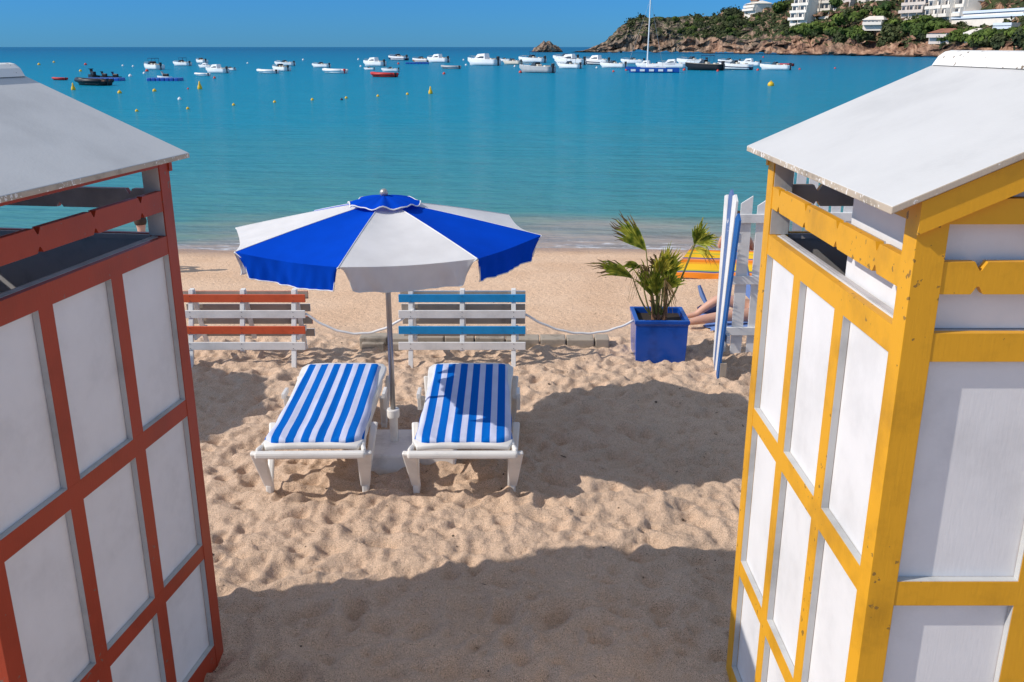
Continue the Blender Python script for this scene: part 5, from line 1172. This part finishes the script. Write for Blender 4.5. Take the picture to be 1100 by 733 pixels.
def seated(loc, rz, label, top_m, bottom_m, hair_m=None):
    """sitting on the sand, knees raised, facing +Y"""
    J = [((0, 0, .12), .125, .8), ((0, -.03, .30), .105, .85), ((0, -.02, .46), .125, .8), ((0, 0, .56), .08, .9), ((0, .01, .64), .05), ((0, .03, .72), .075), ((0, .03, .82), .075),
         ((.17, -.01, .53), .05), ((.24, .12, .33), .036), ((.15, .33, .34), .028), ((.12, .40, .36), .026),
         ((-.17, -.01, .53), .05), ((-.24, .12, .33), .036), ((-.15, .33, .34), .028), ((-.12, .40, .36), .026),
         ((.11, .10, .11), .085), ((.13, .42, .42), .058), ((.12, .62, .10), .042), ((.12, .70, .03), .032), ((.12, .80, .02), .022),
         ((-.11, .10, .11), .085), ((-.13, .42, .42), .058), ((-.12, .62, .10), .042), ((-.12, .70, .03), .032), ((-.12, .80, .02), .022)]
    E = [(0, 1), (1, 2), (2, 3), (3, 4), (4, 5), (5, 6), (2, 7), (7, 8), (8, 9), (9, 10), (2, 11), (11, 12), (12, 13), (13, 14), (0, 15), (15, 16), (16, 17), (17, 18), (18, 19), (0, 20), (20, 21), (21, 22), (22, 23), (23, 24)]
    root = empty('person', loc, rz, label, 'person')
    b = skin_fig('body', J, E, M['skin'], (0, 0, 0)); b.parent = root
    k = MB(); k.lathe([(.135, .20), (.125, .30), (.15, .42), (.165, .50), (.10, .575), (.07, .59)], 20, (0, -.02, 0)); 
    k.v = [(x * 1.12, y * .86, z) for x, y, z in k.v]; k.build('shirt', top_m, root, smooth=True)
    k = MB(); k.lathe([(.09, .02), (.17, .06), (.17, .16), (.14, .20)], 18, (0, .02, 0)); k.build('shorts', bottom_m, root, smooth=True)
    k = MB(); k.lathe([(.088 * math.sin(a) + .001, .795 - .10 * math.cos(a)) for a in [1.0 + i * .214 for i in range(11)]], 16, (0, .01, 0)); k.build('hair', hair_m or M['hair'], root, smooth=True)
    return root
a = at(157, 238, 0); gz = -.42
seated((-5.36, 13.1, ground_z(-5.36, 13.1) - .03), R(15), 'person in a pale blue top sitting at the shore, glimpsed through the red hut', M['bluecloth'], M['navy'])
seated((3.22, 13.0, ground_z(3.22, 13.0) + .0), R(-20), 'person in a magenta top sitting behind the striped windbreak', M['magenta'], M['magenta'])
# reclining sunbather: feet to the left, body running right behind the gate
gz = ground_z(2.3, 9.3)
J = [((.80, .05, .12), .12, .85), ((.98, .06, .14), .105, .85), ((1.18, .07, .19), .125, .8), ((1.32, .08, .24), .07), ((1.38, .08, .27), .05), ((1.45, .08, .31), .075), ((1.54, .08, .36), .075),
     ((1.22, -.10, .19), .05), ((1.10, -.22, .06), .036), ((.86, -.26, .05), .027), ((.78, -.26, .04), .024),
     ((1.22, .24, .19), .05), ((1.12, .36, .06), .036), ((.90, .38, .04), .027), ((.82, .38, .04), .024),
     ((.66, -.05, .11), .088), ((.30, -.10, .12), .062), ((.02, -.12, .085), .05), ((-.12, -.13, .06), .034), ((-.17, -.13, .10), .026), ((-.18, -.13, .17), .02),
     ((.66, .15, .13), .088), ((.30, .18, .24), .058), ((.14, .20, .12), .046), ((.06, .21, .05), .033), ((-.08, .21, .02), .026), ((-.14, .21, .02), .018)]
E = [(0, 1), (1, 2), (2, 3), (3, 4), (4, 5), (5, 6), (2, 7), (7, 8), (8, 9), (9, 10), (2, 11), (11, 12), (12, 13), (13, 14), (0, 15), (15, 16), (16, 17), (17, 18), (18, 19), (19, 20), (0, 21), (21, 22), (22, 23), (23, 24), (24, 25), (25, 26)]
root = empty('person', (1.96, 9.38, gz + .005), R(3), 'sunbather lying with one knee raised between the blue planter and the striped gate', 'person')
b = skin_fig('body', J, E, M['skin'], (0, 0, 0)); b.parent = root
k = MB(); k.lathe([(.10, -.10), (.135, -.06), (.13, .03), (.115, .06)], 18); 
k.v = [(z + .82, x + .05, y * .9 + .12) for x, y, z in k.v]; k.build('swimsuit', M['navy'], root, smooth=True)
k = MB(); k.lathe([(.088 * math.sin(a) + .001, .0 - .10 * math.cos(a)) for a in [1.2 + i * .19 for i in range(11)]], 16); k.v = [(z * .9 + 1.52, y + .08, x + .35) for x, y, z in k.v]; k.build('hair', M['hair'], root, smooth=True)
k = MB(); nx, ny = 40, 16; vs_ = []
for j in range(ny + 1):
    for i in range(nx + 1):
        x = 2.05 + 1.5 * i / nx + .03 * math.sin(j * 1.1); y = 9.08 + .75 * j / ny + .03 * math.sin(i * .5); vs_.append((x, y, ground_z(x, y) + .022 + .012 * mnoise.noise(Vector((x * 9, y * 9, 0)))))
k.add(vs_, [(j * (nx + 1) + i, j * (nx + 1) + i + 1, (j + 1) * (nx + 1) + i + 1, (j + 1) * (nx + 1) + i) for j in range(ny) for i in range(nx)])
o = k.build('beach_towel', M['bluecloth'], smooth=True); tag(o, 'crumpled blue towel under the sunbather', 'towel')
bagp = Vector((2.24, 9.95, ground_z(2.24, 9.95)))
bg_ = empty('beach_bag', bagp, R(-10), 'low black beach bag with a blue and white strap behind the sunbather', 'bag')
k = MB(); k.lathe([(.08, .0), (.14, .03), (.15, .09), (.12, .12), (.05, .13)], 20); k.v = [(x * 1.0, y * .6, z * .8) for x, y, z in k.v]; k.build('bag_body', M['navy'], bg_, smooth=True)
k = MB(); k.tube([(-.03, 0, .08), (-.10, .08, .20), (-.14, .12, .30)], [.02, .03, .02], 6); k.build('strap', M['fence_navy'], bg_)
ch = empty('beach_chair', (2.75, 9.15, ground_z(2.75, 9.15)), 0, 'low folding beach chair with white tube frame glimpsed through the picket fence', 'chair')
k = MB(); k.tube([(-.22, 0, 0), (.22, .05, .32)], .011, 8).tube([(.22, 0, 0), (-.22, .05, .30)], .011, 8).tube([(-.22, .45, 0), (.22, .45, .32)], .011, 8).tube([(.22, .45, 0), (-.22, .45, .30)], .011, 8); k.build('frame', M['bench_white'], ch)
k = MB(); k.box(-.24, .24, .0, .46, .30, .325); k.build('seat', M['navy'], ch, bevel=.01)
k = MB(); k.bar((-.24, .23, .30), (-.36, .23, .75), .46, .02, up=(1, 0, 0)); k.build('backrest', M['bluecloth'], ch, bevel=.006)

# ------------------------------------------------------------------ bits on the sand
mb = MB(); rg = random.Random(77)
for i in range(520):
    x = rg.uniform(-2.6, 2.6); y = rg.uniform(3.0, 12.5); z = ground_z(x, y); s_ = rg.uniform(.002, .007) * (1.8 if rg.random() < .06 else 1); a = rg.uniform(0, 3.14)
    if rg.random() < .3: mb.bar((x, y, z + .002), (x + s_ * 5 * math.cos(a), y + s_ * 5 * math.sin(a), z + .004), s_ * .5, s_ * .5)
    else: mb.lathe([(s_ * .5, -s_ * .5), (s_, 0), (s_ * .6, s_ * .6)], 6, (x, y, z))
o = mb.build('sand_debris', mat('dark_debris', (.09, .065, .045), .9)); tag(o, 'scattered dark bits of twig, seaweed and pebble on the sand', 'debris', kind='stuff')
